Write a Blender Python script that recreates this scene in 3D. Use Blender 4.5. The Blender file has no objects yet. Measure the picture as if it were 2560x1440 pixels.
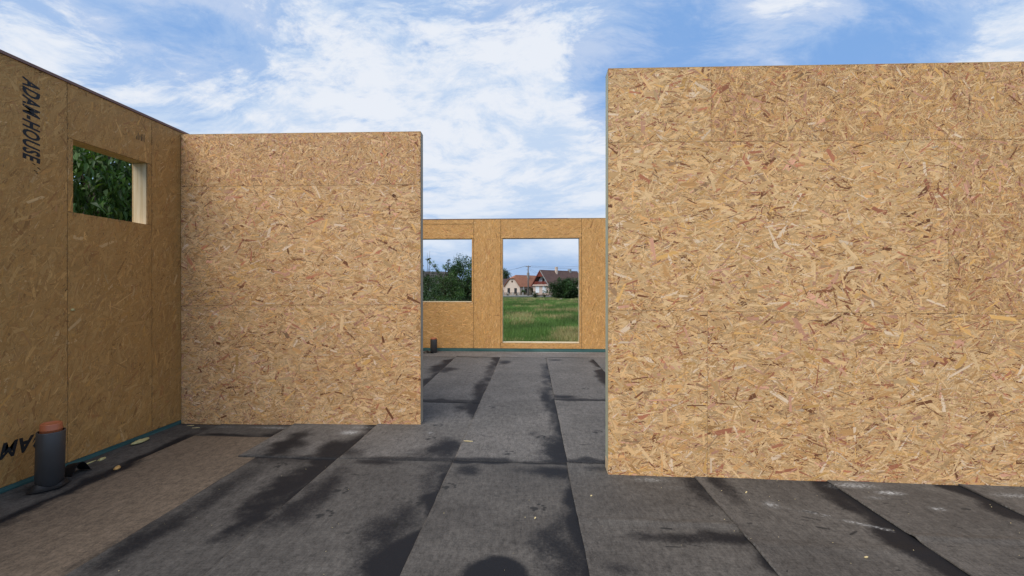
import bpy, math, random
import numpy as np
from mathutils import Vector, Matrix

random.seed(7)
RNG = np.random.default_rng(11)
scn = bpy.context.scene
COL = scn.collection

# ------------------------------------------------------------------ camera
CAM_H = 1.42
cam = bpy.data.cameras.new('camera')
cam.sensor_width = 36.0
cam.lens = 36.0 * 1075.0 / 2560.0
cam.clip_start = 0.05
cam.clip_end = 3000.0
camo = bpy.data.objects.new('camera', cam)
COL.objects.link(camo)
camo.location = (0, 0, CAM_H)
camo.rotation_euler = (math.radians(90 - 0.107), 0, math.atan(50 / 1075.0))
scn.camera = camo

# ------------------------------------------------------------------ light
SUN_EL, SUN_AZ = 54.0, 214.0           # azimuth clockwise from +Y: behind the camera, to its left
el, az = math.radians(SUN_EL), math.radians(SUN_AZ)
to_sun = Vector((math.sin(az) * math.cos(el), math.cos(az) * math.cos(el), math.sin(el)))
sun = bpy.data.lights.new('sun', 'SUN')
sun.energy = 2.0
sun.angle = math.radians(50)           # sun behind thin cloud: very soft shadows
sun.color = (1.0, 0.95, 0.87)
suno = bpy.data.objects.new('sun', sun)
COL.objects.link(suno)
suno.rotation_euler = to_sun.to_track_quat('Z', 'Y').to_euler()
suno.location = (-6, -8, 14)

scn.view_settings.view_transform = 'Standard'
scn.view_settings.look = 'None'
scn.view_settings.exposure = 0.80
scn.view_settings.gamma = 1.0
scn.view_settings.use_curve_mapping = False

world = bpy.data.worlds.new('World')
scn.world = world
world.use_nodes = True


class NT:
    """small helper around a node tree"""
    def __init__(self, tree):
        self.t = tree
        self.n = tree.nodes
        self.l = tree.links

    def new(self, typ, **kw):
        nd = self.n.new(typ)
        for k, v in kw.items():
            setattr(nd, k, v)
        return nd

    def put(self, sock, v):
        if isinstance(v, bpy.types.NodeSocket):
            self.l.new(v, sock)
        elif v is not None:
            sock.default_value = v

    def math(self, op, a, b=None, c=None, clamp=False):
        nd = self.new('ShaderNodeMath', operation=op, use_clamp=clamp)
        self.put(nd.inputs[0], a)
        self.put(nd.inputs[1], b)
        if c is not None:
            self.put(nd.inputs[2], c)
        return nd.outputs[0]

    def vmath(self, op, a, b=None):
        nd = self.new('ShaderNodeVectorMath', operation=op)
        self.put(nd.inputs[0], a)
        if b is not None:
            self.put(nd.inputs[1], b)
        return nd.outputs['Value'] if op in ('DISTANCE', 'LENGTH', 'DOT_PRODUCT') else nd.outputs[0]

    def noise(self, vec, scale, detail=4, rough=0.5, dist=0.0, out='Fac', lac=2.0):
        nd = self.new('ShaderNodeTexNoise')
        self.put(nd.inputs['Vector'], vec)
        nd.inputs['Scale'].default_value = scale
        nd.inputs['Detail'].default_value = detail
        nd.inputs['Roughness'].default_value = rough
        nd.inputs['Lacunarity'].default_value = lac
        nd.inputs['Distortion'].default_value = dist
        return nd.outputs[out]

    def remap(self, v, a, b, c=0.0, d=1.0, smooth=True):
        nd = self.new('ShaderNodeMapRange')
        nd.interpolation_type = 'SMOOTHSTEP' if smooth else 'LINEAR'
        self.put(nd.inputs['Value'], v)
        nd.inputs['From Min'].default_value = a
        nd.inputs['From Max'].default_value = b
        nd.inputs['To Min'].default_value = c
        nd.inputs['To Max'].default_value = d
        return nd.outputs['Result']

    def mix(self, f, a, b, mode='MIX'):
        nd = self.new('ShaderNodeMix', data_type='RGBA', blend_type=mode)
        self.put(nd.inputs[0], f)
        self.put(nd.inputs[6], a if not isinstance(a, tuple) else (*a, 1)[:4])
        self.put(nd.inputs[7], b if not isinstance(b, tuple) else (*b, 1)[:4])
        return nd.outputs[2]

    def mapping(self, vec, scale=(1, 1, 1), rot=(0, 0, 0), loc=(0, 0, 0)):
        nd = self.new('ShaderNodeMapping')
        self.put(nd.inputs[0], vec)
        nd.inputs['Location'].default_value = loc
        nd.inputs['Rotation'].default_value = rot
        nd.inputs['Scale'].default_value = scale
        return nd.outputs[0]


# sky: Nishita blue with procedural broken cloud, all by direction in the world
w = NT(world.node_tree)
w.n.clear()
w_out = w.new('ShaderNodeOutputWorld')
bg = w.new('ShaderNodeBackground')
bg.inputs['Strength'].default_value = 0.05
w.l.new(bg.outputs[0], w_out.inputs[0])
sky = w.new('ShaderNodeTexSky', sky_type='NISHITA')
sky.sun_disc = False
sky.sun_elevation = el
sky.sun_rotation = az
sky.altitude = 200
sky.air_density = 1.0
sky.dust_density = 0.6
sky.ozone_density = 1.5
tc = w.new('ShaderNodeTexCoord')
d = tc.outputs['Generated']
sep = w.new('ShaderNodeSeparateXYZ')
w.l.new(d, sep.inputs[0])
zz = w.math('ADD', w.math('MAXIMUM', sep.outputs[2], 0.0), 0.30)
comb = w.new('ShaderNodeCombineXYZ')
w.l.new(w.math('DIVIDE', sep.outputs[0], zz), comb.inputs[0])
w.l.new(w.math('DIVIDE', sep.outputs[1], zz), comb.inputs[1])
p = comb.outputs[0]
warp = w.vmath('SUBTRACT', w.noise(p, 1.3, 3, 0.5, out='Color'), (0.5, 0.5, 0.5))
wsc = w.new('ShaderNodeVectorMath', operation='SCALE')
w.l.new(warp, wsc.inputs[0]); wsc.inputs['Scale'].default_value = 0.55
pw = w.vmath('ADD', p, wsc.outputs[0])
streak = w.mapping(pw, (1.0, 1.45, 1.0), (0, 0, math.radians(30)))
n1 = w.noise(streak, 1.7, 9, 0.60)
n2 = w.noise(w.mapping(pw, (1.0, 1.5, 1), (0, 0, math.radians(20)), (7.3, 2.1, 0)), 4.8, 10, 0.70)
dens = w.math('ADD', w.math('MULTIPLY', n1, 0.48), w.math('MULTIPLY', n2, 0.52))
SKY_BLOBS = [  # direction, radius, bias (+ cloudier, - clearer)
    ((-0.453, 0.755, 0.474), 0.16, 0.03), ((-0.262, 0.844, 0.467), 0.20, 0.09), ((-0.110, 0.911, 0.398), 0.20, 0.10),
    ((0.062, 0.957, 0.282), 0.20, 0.12), ((-0.10, 0.97, 0.21), 0.30, 0.09), ((-0.717, 0.585, 0.378), 0.16, 0.10), ((-0.487, 0.811, 0.324), 0.26, 0.12), ((-0.62, 0.74, 0.28), 0.28, 0.09), ((-0.30, 0.92, 0.20), 0.34, 0.10), ((0.12, 0.97, 0.18), 0.24, 0.10), ((0.0, 0.98, 0.17), 0.3, 0.06),
    ((-0.585, 0.69, 0.435), 0.15, -0.17), ((-0.475, 0.775, 0.42), 0.12, -0.13), ((-0.36, 0.84, 0.40), 0.10, -0.08),
    ((0.249, 0.850, 0.465), 0.18, -0.17), ((0.412, 0.798, 0.440), 0.20, -0.14), ((0.555, 0.72, 0.395), 0.16, -0.14),
    ((0.19, 0.90, 0.385), 0.13, -0.15), ((0.094, 0.851, 0.517), 0.15, 0.07), ((0.71, 0.62, 0.34), 0.16, 0.18), ((0.435, 0.747, 0.50), 0.15, 0.24),
]
for c, r, a in SKY_BLOBS:
    v = Vector(c).normalized()
    dist = w.vmath('DISTANCE', d, tuple(v))
    dens = w.math('ADD', dens, w.remap(dist, 0.0, r * 1.35, a, 0.0))
ripple = w.noise(w.mapping(pw, (1, 1.6, 1), (0, 0, math.radians(-25))), 15, 5, 0.6)
dens = w.math('ADD', dens, w.math('MULTIPLY', w.math('SUBTRACT', ripple, 0.5), 0.22))
cover = w.remap(dens, 0.42, 0.67)
thin = w.remap(dens, 0.28, 0.54, 0.08, 0.50)
cover = w.math('MAXIMUM', cover, thin)
low = w.remap(sep.outputs[2], 0.03, 0.26, 0.0, 1.0)
n3 = w.noise(w.mapping(d, (2.4, 2.4, 8.0), (0, 0, 0), (0.4, 1.7, 0.15)), 1.7, 6, 0.55)
shade = w.remap(n3, 0.38, 0.60)
shade2 = w.remap(w.math('ADD', n2, w.math('MULTIPLY', w.math('SUBTRACT', n3, 0.5), 0.7)), 0.36, 0.62)
cloud_lo = w.mix(shade, (5.0, 6.8, 9.6), (8.2, 9.2, 10.7))
cloud_hi = w.mix(shade2, (6.4, 7.9, 10.2), (9.4, 9.9, 10.8))
cloud = w.mix(low, cloud_lo, cloud_hi)
blue = w.mix(0.75, sky.outputs[0], (2.5, 5.2, 10.4))
hz = w.remap(sep.outputs[2], 0.0, 0.34, 0.75, 0.0)
blue = w.mix(hz, blue, (3.6, 5.8, 9.2))
skyc = w.mix(cover, blue, cloud)
hband = w.remap(sep.outputs[2], 0.035, 0.10, 0.75, 0.0)
skyc = w.mix(hband, skyc, (3.6, 5.5, 8.8))
gnd = w.remap(sep.outputs[2], -0.02, 0.0)
skyc = w.mix(gnd, (1.2, 1.3, 0.9), skyc)
w.l.new(skyc, bg.inputs['Color'])


# ------------------------------------------------------------------ helpers
def srgb(r, g, b):
    f = lambda c: ((c / 255 + 0.055) / 1.055) ** 2.4 if c > 10 else c / 255 / 12.92
    return (f(r), f(g), f(b))


def np_mesh(name, verts, faces):
    """faces: (N,k) int array of equal-sized polygons"""
    me = bpy.data.meshes.new(name)
    verts = np.asarray(verts, dtype=np.float32)
    faces = np.asarray(faces, dtype=np.int32)
    k = faces.shape[1]
    me.vertices.add(len(verts))
    me.vertices.foreach_set('co', verts.ravel())
    me.loops.add(faces.size)
    me.loops.foreach_set('vertex_index', faces.ravel())
    me.polygons.add(len(faces))
    me.polygons.foreach_set('loop_start', np.arange(len(faces), dtype=np.int32) * k)
    me.update(calc_edges=True)
    return me


def set_attr(me, name, typ, data):
    at = me.attributes.new(name, typ, 'POINT')
    key = 'value' if typ == 'FLOAT' else ('color' if typ == 'FLOAT_COLOR' else 'vector')
    at.data.foreach_set(key, np.asarray(data, dtype=np.float32).ravel())


def link(name, me, mat=None, parent=None, loc=None, rot=None):
    o = bpy.data.objects.new(name, me)
    COL.objects.link(o)
    if mat is not None and me is not None and len(me.materials) == 0:
        me.materials.append(mat)
    if parent is not None:
        o.parent = parent
    if loc is not None:
        o.location = loc
    if rot is not None:
        o.rotation_euler = rot
    return o


def tag(o, label=None, cat=None, group=None, kind=None):
    if label: o['label'] = label
    if cat: o['category'] = cat
    if group: o['group'] = group
    if kind: o['kind'] = kind
    return o


def empty(name, loc=(0, 0, 0), rz=0.0):
    o = bpy.data.objects.new(name, None)
    COL.objects.link(o)
    o.location = loc
    o.rotation_euler = (0, 0, rz)
    o.empty_display_size = 0.2
    return o


class MB:
    """collects shapes into one mesh"""
    def __init__(self):
        self.v = []
        self.f = []

    def add(self, vs, fs):
        b = len(self.v)
        self.v += [tuple(x) for x in vs]
        self.f += [tuple(i + b for i in f) for f in fs]
        return self

    def box(self, x0, x1, y0, y1, z0, z1):
        return self.add([(x0, y0, z0), (x1, y0, z0), (x1, y1, z0), (x0, y1, z0), (x0, y0, z1), (x1, y0, z1), (x1, y1, z1), (x0, y1, z1)],
                        [(0, 3, 2, 1), (4, 5, 6, 7), (0, 1, 5, 4), (1, 2, 6, 5), (2, 3, 7, 6), (3, 0, 4, 7)])

    def prism(self, poly, y0, y1):
        """polygon in x,z (counter-clockwise seen from -y), extruded y0..y1"""
        n = len(poly)
        vs = [(x, y0, z) for x, z in poly] + [(x, y1, z) for x, z in poly]
        fs = [tuple(range(n)), tuple(range(2 * n - 1, n - 1, -1))]
        fs += [(i, i + n, (i + 1) % n + n, (i + 1) % n) for i in range(n)]
        return self.add(vs, fs)

    def tube(self, pts, rad, n=8, cap=True):
        pts = [Vector(q) for q in pts]
        if not isinstance(rad, (list, tuple)):
            rad = [rad] * len(pts)
        rings = []
        prev = None
        for i, q in enumerate(pts):
            t = (pts[min(i + 1, len(pts) - 1)] - pts[max(i - 1, 0)])
            if t.length < 1e-9: t = Vector((0, 0, 1))
            t.normalize()
            a = prev - t * prev.dot(t) if prev is not None else t.orthogonal()
            if a.length < 1e-6: a = t.orthogonal()
            a.normalize()
            prev = a
            b = t.cross(a)
            rings.append([q + (a * math.cos(2 * math.pi * k / n) + b * math.sin(2 * math.pi * k / n)) * rad[i] for k in range(n)])
        vs = [v for r in rings for v in r]
        fs = []
        for i in range(len(pts) - 1):
            for k in range(n):
                fs.append((i * n + k, i * n + (k + 1) % n, (i + 1) * n + (k + 1) % n, (i + 1) * n + k))
        if cap:
            fs.append(tuple(range(n - 1, -1, -1)))
            fs.append(tuple(range((len(pts) - 1) * n, len(pts) * n)))
        return self.add(vs, fs)

    def lathe(self, prof, n=32):
        """prof: (r,z) list, open profile"""
        vs = [(r * math.cos(2 * math.pi * k / n), r * math.sin(2 * math.pi * k / n), z) for r, z in prof for k in range(n)]
        fs = [(i * n + k, i * n + (k + 1) % n, (i + 1) * n + (k + 1) % n, (i + 1) * n + k) for i in range(len(prof) - 1) for k in range(n)]
        return self.add(vs, fs)

    def build(self, name, mat, parent=None, smooth=False, loc=None, rot=None):
        me = bpy.data.meshes.new(name)
        me.from_pydata(self.v, [], self.f)
        if smooth:
            me.polygons.foreach_set('use_smooth', [True] * len(me.polygons))
        me.update()
        return link(name, me, mat, parent, loc, rot)


# numpy value noise
_PERM = RNG.permutation(4096).astype(np.int64)
_VAL = RNG.random(4096)


def vnoise(x, y, seed=0):
    xi = np.floor(x).astype(np.int64); yi = np.floor(y).astype(np.int64)
    fx = x - xi; fy = y - yi
    fx = fx * fx * (3 - 2 * fx); fy = fy * fy * (3 - 2 * fy)
    h = lambda i, j: _VAL[(_PERM[(_PERM[(i + seed * 131) & 4095] + j) & 4095])]
    return (h(xi, yi) * (1 - fx) + h(xi + 1, yi) * fx) * (1 - fy) + (h(xi, yi + 1) * (1 - fx) + h(xi + 1, yi + 1) * fx) * fy


def fbm(x, y, seed=0, oct=4, rough=0.5):
    s = 0; a = 1; t = 0
    for o in range(oct):
        s = s + a * vnoise(x * 2 ** o, y * 2 ** o, seed + o * 7); t += a; a *= rough
    return s / t


def sstep(a, b, x):
    t = np.clip((x - a) / (b - a), 0, 1)
    return t * t * (3 - 2 * t)


# ------------------------------------------------------------------ materials
MATS = {}


def mat_new(name):
    m = bpy.data.materials.new(name)
    m.use_nodes = True
    nt = NT(m.node_tree)
    bs = m.node_tree.nodes['Principled BSDF']
    MATS[name] = m
    return m, nt, bs


def obj_co(nt):
    return nt.new('ShaderNodeTexCoord').outputs['Object']


def bump(nt, bs, h, strength=0.3, dist=0.01):
    b = nt.new('ShaderNodeBump')
    b.inputs['Strength'].default_value = strength
    b.inputs['Distance'].default_value = dist
    nt.put(b.inputs['Height'], h)
    nt.l.new(b.outputs[0], bs.inputs['Normal'])


def simple(name, col, rough=0.7, var=0.15, scale=8.0, spec=0.3, bmp=0.0, stretch=(1, 1, 1), detail=6):
    m, nt, bs = mat_new(name)
    co = nt.mapping(obj_co(nt), stretch)
    n = nt.noise(co, scale, detail, 0.6)
    f = nt.remap(n, 0.25, 0.75, 1 - var, 1 + var, smooth=False)
    cc = nt.new('ShaderNodeCombineColor')
    for i in range(3):
        nt.l.new(nt.math('MULTIPLY', f, col[i]), cc.inputs[i])
    nt.l.new(cc.outputs[0], bs.inputs['Base Color'])
    bs.inputs['Roughness'].default_value = rough
    bs.inputs['Specular IOR Level'].default_value = spec
    if bmp:
        bump(nt, bs, n, bmp, 0.01)
    return m


def wood(name, c1, c2, axis=2, rough=0.65):
    """sawn timber: long grain along one axis"""
    m, nt, bs = mat_new(name)
    st = [60, 60, 60]; st[axis] = 2.2
    co = nt.mapping(obj_co(nt), tuple(st))
    g = nt.noise(co, 1.0, 5, 0.6, 0.4)
    b = nt.noise(obj_co(nt), 3.0, 3, 0.5)
    f = nt.math('ADD', nt.math('MULTIPLY', g, 0.75), nt.math('MULTIPLY', b, 0.25))
    nt.l.new(nt.mix(nt.remap(f, 0.32, 0.68), c1, c2), bs.inputs['Base Color'])
    bs.inputs['Roughness'].default_value = rough
    bs.inputs['Specular IOR Level'].default_value = 0.25
    bump(nt, bs, g, 0.25, 0.004)
    return m


def strand_mat(name, tint=(1, 1, 1), contrast=1.0):
    m, nt, bs = mat_new(name)
    at = nt.new('ShaderNodeAttribute', attribute_name='tone')
    uv = nt.new('ShaderNodeAttribute', attribute_name='grain')
    g = nt.noise(nt.mapping(uv.outputs['Vector'], (14, 420, 1)), 1.0, 3, 0.6)
    f = nt.remap(g, 0.25, 0.75, 1 - 0.22 * contrast, 1 + 0.18 * contrast, smooth=False)
    c = nt.mix(1.0, at.outputs['Color'], (*tint,), 'MULTIPLY')
    vm = nt.new('ShaderNodeVectorMath', operation='SCALE')
    nt.l.new(c, vm.inputs[0]); nt.l.new(f, vm.inputs['Scale'])
    nt.l.new(vm.outputs[0], bs.inputs['Base Color'])
    bs.inputs['Roughness'].default_value = 0.62
    bs.inputs['Specular IOR Level'].default_value = 0.22
    return m


def osb_base(name, c1, c2):
    m, nt, bs = mat_new(name)
    co = obj_co(nt)
    a = nt.noise(nt.mapping(co, (9, 60, 45)), 1.0, 6, 0.65, 1.2)
    b = nt.noise(nt.mapping(co, (40, 60, 12), (0, 0.6, 0)), 1.0, 5, 0.65, 1.0)
    f = nt.math('ADD', nt.math('MULTIPLY', a, 0.55), nt.math('MULTIPLY', b, 0.45))
    nt.l.new(nt.mix(nt.remap(f, 0.36, 0.64), c1, c2), bs.inputs['Base Color'])
    bs.inputs['Roughness'].default_value = 0.7
    bs.inputs['Specular IOR Level'].default_value = 0.2
    bump(nt, bs, f, 0.4, 0.003)
    return m


M_osb = osb_base('osb_core', (0.16, 0.085, 0.035), (0.40, 0.25, 0.11))
M_strand = strand_mat('osb_strand')
M_core = simple('foam_core', (0.16, 0.095, 0.05), 0.9, 0.2, 30)
M_edge = osb_base('osb_edge', (0.34, 0.21, 0.09), (0.58, 0.40, 0.20))
M_pine = wood('pale_pine', (0.55, 0.40, 0.22), (0.74, 0.60, 0.40))
M_pine_h = wood('pale_pine_horizontal', (0.55, 0.40, 0.22), (0.74, 0.60, 0.40), axis=0)
M_green = wood('treated_timber', (0.36, 0.38, 0.26), (0.54, 0.55, 0.41))
M_grey = wood('weathered_timber', (0.36, 0.30, 0.22), (0.50, 0.43, 0.33))
M_teal = wood('teal_timber', (0.028, 0.085, 0.080), (0.085, 0.180, 0.165), axis=0)
M_cap = simple('brown_cap', (0.22, 0.125, 0.10), 0.6, 0.2, 20, stretch=(1, 8, 8))
M_ink = simple('stencil_ink', (0.018, 0.020, 0.022), 0.6, 0.35, 60)
M_pencil = simple('pencil', (0.06, 0.055, 0.05), 0.6, 0.3, 60)
M_pvc = simple('grey_plastic', (0.052, 0.049, 0.047), 0.42, 0.12, 6, 0.5)
M_orange = simple('orange_plastic', (0.42, 0.125, 0.05), 0.42, 0.1, 10, 0.5)
M_foam = simple('cured_foam', (0.50, 0.44, 0.20), 0.8, 0.25, 40, 0.2, 0.8)
M_foam2 = simple('aged_foam', (0.48, 0.28, 0.10), 0.8, 0.25, 40, 0.2, 0.8)
M_bit = simple('black_bitumen', (0.010, 0.010, 0.011), 0.55, 0.3, 30, 0.4)
M_slab = simple('slab', (0.05, 0.05, 0.05), 0.9, 0.2, 3)
M_chip = simple('wood_chip', (0.62, 0.50, 0.26), 0.7, 0.2, 50)


def membrane(name, dry, dry2):
    m, nt, bs = mat_new(name)
    co = obj_co(nt)
    at = nt.new('ShaderNodeAttribute', attribute_name='marks')
    sp = nt.new('ShaderNodeSeparateColor')
    nt.l.new(at.outputs['Color'], sp.inputs[0])
    big = nt.noise(co, 1.7, 5, 0.6)
    speck = nt.noise(co, 95, 4, 0.75)
    weft = nt.noise(nt.mapping(co, (7, 120, 1)), 1.0, 4, 0.7)
    warp_ = nt.noise(nt.mapping(co, (120, 7, 1)), 1.0, 4, 0.7)
    mott = nt.noise(nt.mapping(co, (1.0, 0.55, 1)), 34, 6, 0.78)
    f = nt.math('ADD', nt.math('MULTIPLY', speck, 0.55), nt.math('ADD', nt.math('MULTIPLY', weft, 0.35), nt.math('MULTIPLY', warp_, 0.25)))
    f = nt.math('ADD', f, nt.math('MULTIPLY', mott, 0.75))
    k = nt.remap(f, 0.66, 1.24, 0.12, 1.88, smooth=False)
    base = nt.mix(nt.remap(big, 0.35, 0.65), dry, dry2)
    vm = nt.new('ShaderNodeVectorMath', operation='SCALE')
    nt.l.new(base, vm.inputs[0]); nt.l.new(k, vm.inputs['Scale'])
    dn = nt.noise(co, 60, 4, 0.7)
    damp = nt.remap(nt.math('ADD', sp.outputs[0], nt.math('MULTIPLY', nt.math('SUBTRACT', dn, 0.5), 0.75)), 0.10, 0.95)
    c = nt.mix(damp, vm.outputs[0], (0.0105, 0.0108, 0.0130))
    mud = nt.remap(nt.math('ADD', sp.outputs[2], nt.math('MULTIPLY', nt.math('SUBTRACT', dn, 0.5), 0.5)), 0.25, 0.7)
    c = nt.mix(nt.math('MULTIPLY', mud, 0.85), c, (0.012, 0.012, 0.012))
    dn2 = nt.noise(nt.mapping(co, (40, 90, 1)), 1.0, 5, 0.75)
    dust = nt.remap(nt.math('MULTIPLY', sp.outputs[1], nt.remap(dn2, 0.34, 0.68)), 0.05, 1.1)
    c = nt.mix(dust, c, (0.42, 0.42, 0.41))
    nt.l.new(c, bs.inputs['Base Color'])
    nt.l.new(nt.remap(damp, 0, 1, 0.35, 0.18), bs.inputs['Specular IOR Level'])
    nt.l.new(nt.remap(damp, 0, 1, 0.80, 0.66), bs.inputs['Roughness'])
    bump(nt, bs, f, 0.35, 0.004)
    return m


M_mem = membrane('bitumen_membrane_shaded', (0.060, 0.053, 0.0465), (0.082, 0.073, 0.064))  # darker felt copy: shading of the near floor is painted into its colour
M_mem_p = membrane('passage_membrane_lit', (0.094, 0.085, 0.076), (0.120, 0.108, 0.097))  # same felt painted paler, so the passage looks brighter than the shaded near floor
M_mem_b = membrane('brown_membrane', (0.125, 0.092, 0.064), (0.138, 0.102, 0.071))
M_mem_f = membrane('dusty_membrane', (0.115, 0.100, 0.088), (0.150, 0.133, 0.118))

# ------------------------------------------------------------------ ground outside
def gz(y):
    """terrain height outside: falls gently towards the street"""
    y = np.asarray(y, dtype=float)
    return np.interp(y, [-400, 0, 12, 68, 112, 135, 400, 1500], [-0.30, -0.30, -0.30, -0.62, -1.10, -1.30, -1.5, -2])


xs = np.concatenate([np.linspace(-900, -40, 24), np.linspace(-36, 44, 121), np.linspace(50, 900, 24)])
ys = np.concatenate([np.linspace(-400, 0, 12), np.linspace(4, 130, 190), np.linspace(135, 1500, 24)])
gx, gy = np.meshgrid(xs, ys)
bumps = (fbm(gx * 0.35, gy * 0.35, 3) - 0.5) * 0.16
bumps *= sstep(11, 16, gy) + (np.abs(gx) > 8)
zz_ = gz(gy) + np.clip(bumps, -0.2, 0.2)
nx, ny = len(xs), len(ys)
idx = np.arange(nx * ny).reshape(ny, nx)
q = np.stack([idx[:-1, :-1], idx[:-1, 1:], idx[1:, 1:], idx[1:, :-1]], -1).reshape(-1, 4)
m, nt, bs = mat_new('meadow')
co = obj_co(nt)
a = nt.noise(nt.mapping(co, (1, 0.45, 1)), 0.6, 8, 0.72)
b_ = nt.noise(co, 9, 5, 0.7)
c = nt.mix(nt.remap(a, 0.46, 0.62), (0.045, 0.078, 0.020), (0.175, 0.14, 0.065))
c = nt.mix(nt.remap(b_, 0.35, 0.75), c, (0.060, 0.085, 0.026))
nt.l.new(c, bs.inputs['Base Color'])
bs.inputs['Roughness'].default_value = 0.95
bs.inputs['Specular IOR Level'].default_value = 0.1
bump(nt, bs, b_, 0.8, 0.1)
me = np_mesh('ground', np.stack([gx.ravel(), gy.ravel(), zz_.ravel()], -1), q)
tag(link('ground', me, m), kind='structure', label='rough meadow sloping gently towards the street')


def ground_at(x, y):
    b = (fbm(np.array([x * 0.35]), np.array([y * 0.35]), 3) - 0.5) * 0.16
    k = float(sstep(11, 16, np.array([y]))[0])
    return float(gz(y) + b[0] * k)


# ------------------------------------------------------------------ floor slab and membrane sheets
fl_bm = MB()
fl_bm.box(-3.77, 5.4, -1.5, 9.60, -0.30, -0.006)
floor = tag(fl_bm.build('floor', M_slab), kind='structure', label='concrete floor slab covered with roofing felt sheets')

SEAM_BLOBS = [  # damp patches with their own shape: x, y, rx, ry, amount
    (0.20, 3.72, 0.15, 0.32, 1.0), (-0.18, 2.10, 0.185, 0.16, 1.6), (-0.70, 3.30, 0.20, 0.12, 0.7), (-0.50, 3.30, 0.12, 0.14, 0.8),
    (0.20, 3.33, 0.22, 0.13, 0.9), (-0.80, 3.70, 0.20, 0.26, 0.9), (-0.85, 2.35, 0.15, 0.45, 0.8), (-0.73, 2.95, 0.10, 0.4, 0.6),
    (0.95, 2.46, 0.42, 0.055, 0.8), (1.12, 2.48, 0.16, 0.07, 0.9), (1.16, 3.10, 0.10, 0.22, 0.8), (1.34, 3.12, 0.07, 0.22, 0.8),
    (0.18, 2.35, 0.13, 0.30, 0.8), (0.45, 2.18, 0.08, 0.05, 0.6), (1.62, 2.78, 0.05, 0.04, 0.3), (2.08, 2.92, 0.09, 0.3, 0.9), (2.05, 2.5, 0.08, 0.3, 0.7),
    (-1.72, 2.9, 0.16, 0.6, 1.0), (-1.48, 2.75, 0.12, 0.5, 0.8), (-1.72, 3.72, 0.26, 0.18, 1.0), (-1.52, 3.62, 0.14, 0.15, 0.7), (-2.1, 3.45, 0.28, 0.10, 0.7),
    (-2.18, 3.75, 0.12, 0.35, 1.0), (-1.25, 3.42, 0.3, 0.06, 0.8), (-2.45, 4.02, 0.25, 0.06, 1.2), (-2.95, 3.97, 0.3, 0.04, 0.9),
    (-3.27, 3.62, 0.05, 0.42, 1.4), (-3.22, 3.1, 0.07, 0.36, 1.4), (-3.20, 2.7, 0.06, 0.5, 1.0), (-3.16, 2.3, 0.1, 0.4, 0.6), (-3.4, 2.86, 0.13, 0.13, 1.2),
    (-1.60, 7.45, 0.16, 0.55, 1.0), (-1.42, 7.3, 0.15, 0.25, 0.8), (-0.72, 7.5, 0.10, 0.9, 0.7), (-0.52, 8.05, 0.12, 0.25, 0.9), (-0.68, 6.0, 0.12, 0.7, 0.9),
    (-0.75, 5.05, 0.14, 0.3, 0.9), (-1.0, 5.30, 0.5, 0.05, 0.7), (0.22, 6.9, 0.07, 1.2, 0.7), (0.20, 5.5, 0.10, 0.55, 0.9), (0.40, 5.50, 0.14, 0.10, 1.0), (0.24, 4.6, 0.06, 0.5, 0.7),
    (0.45, 8.3, 0.12, 0.1, 0.8), (1.12, 6.8, 0.1, 0.5, 0.8), (0.8, 3.36, 0.5, 0.05, 0.8), (-2.95, 2.6, 0.3, 0.2, 0.25),
    (-2.2, 2.3, 0.10, 0.5, 0.8), (-2.12, 2.85, 0.10, 0.4, 0.7), (-2.30, 2.1, 0.08, 0.25, 0.5),
]
DUST = [(-1.77, 4.10, 0.09, 0.06, 1.6), (-1.72, 4.25, 0.16, 0.05, 0.8), (-2.6, 4.22, 0.3, 0.04, 0.8), (-3.1, 4.20, 0.12, 0.04, 0.6), (0.87, 3.20, 0.16, 0.05, 0.7), (1.0, 3.08, 0.12, 0.05, 0.35),
        (2.28, 3.16, 0.18, 0.05, 1.0), (2.45, 3.06, 0.09, 0.03, 1.4), (2.58, 2.86, 0.06, 0.03, 0.9), (2.30, 2.98, 0.1, 0.03, 0.6), (3.25, 3.06, 0.16, 0.04, 0.8), (1.55, 2.86, 0.05, 0.05, 0.9),
        (0.4, 9.30, 0.55, 0.04, 1.4), (0.95, 9.28, 0.4, 0.05, 1.3), (-0.6, 9.34, 0.5, 0.03, 0.8), (-1.5, 9.36, 0.5, 0.03, 0.5), (-0.98, 4.12, 0.05, 0.04, 0.7), (-1.05, 3.62, 0.12, 0.02, 0.4)]
STREAK = [((1.60, 2.83), (1.95, 2.66), 0.012, 0.45), ((1.90, 2.69), (2.09, 2.60), 0.018, 0.9), ((1.72, 2.80), (1.84, 2.74), 0.008, 1.0), ((-1.18, 6.9), (-1.22, 5.35), 0.012, 0.35),
          ((-0.02, 6.2), (0.27, 6.75), 0.014, 0.5), ((-0.32, 6.05), (-0.07, 6.1), 0.014, 0.5)]
PAWS = [(-0.727, 2.783, 0.4), (-0.808, 2.52, 1.0), (-1.344, 2.92, 0.2), (-0.96, 3.95, 0.9), (-0.60, 3.0, 0.8), (0.06, 4.05, 0.3), (-0.2, 3.62, 1.2), (-0.98, 4.35, 0.2), (0.72, 6.0, 0.4), (-0.45, 5.0, 2.0), (0.62, 4.2, 1.0), (-2.0, 3.3, 1.4), (-1.3, 2.6, 0.7), (0.02, 2.75, 0.5)]
SCUFFS = []
rs = random.Random(5)
for _ in range(90):
    x = rs.uniform(-2.2, 3.4); y = rs.uniform(2.0, 3.4)
    a = rs.gauss(0, 0.5); L = rs.uniform(0.015, 0.06)
    SCUFFS.append((x, y, x + L * math.cos(a), y + L * math.sin(a), rs.uniform(0.004, 0.009), rs.uniform(0.3, 0.9)))
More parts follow.
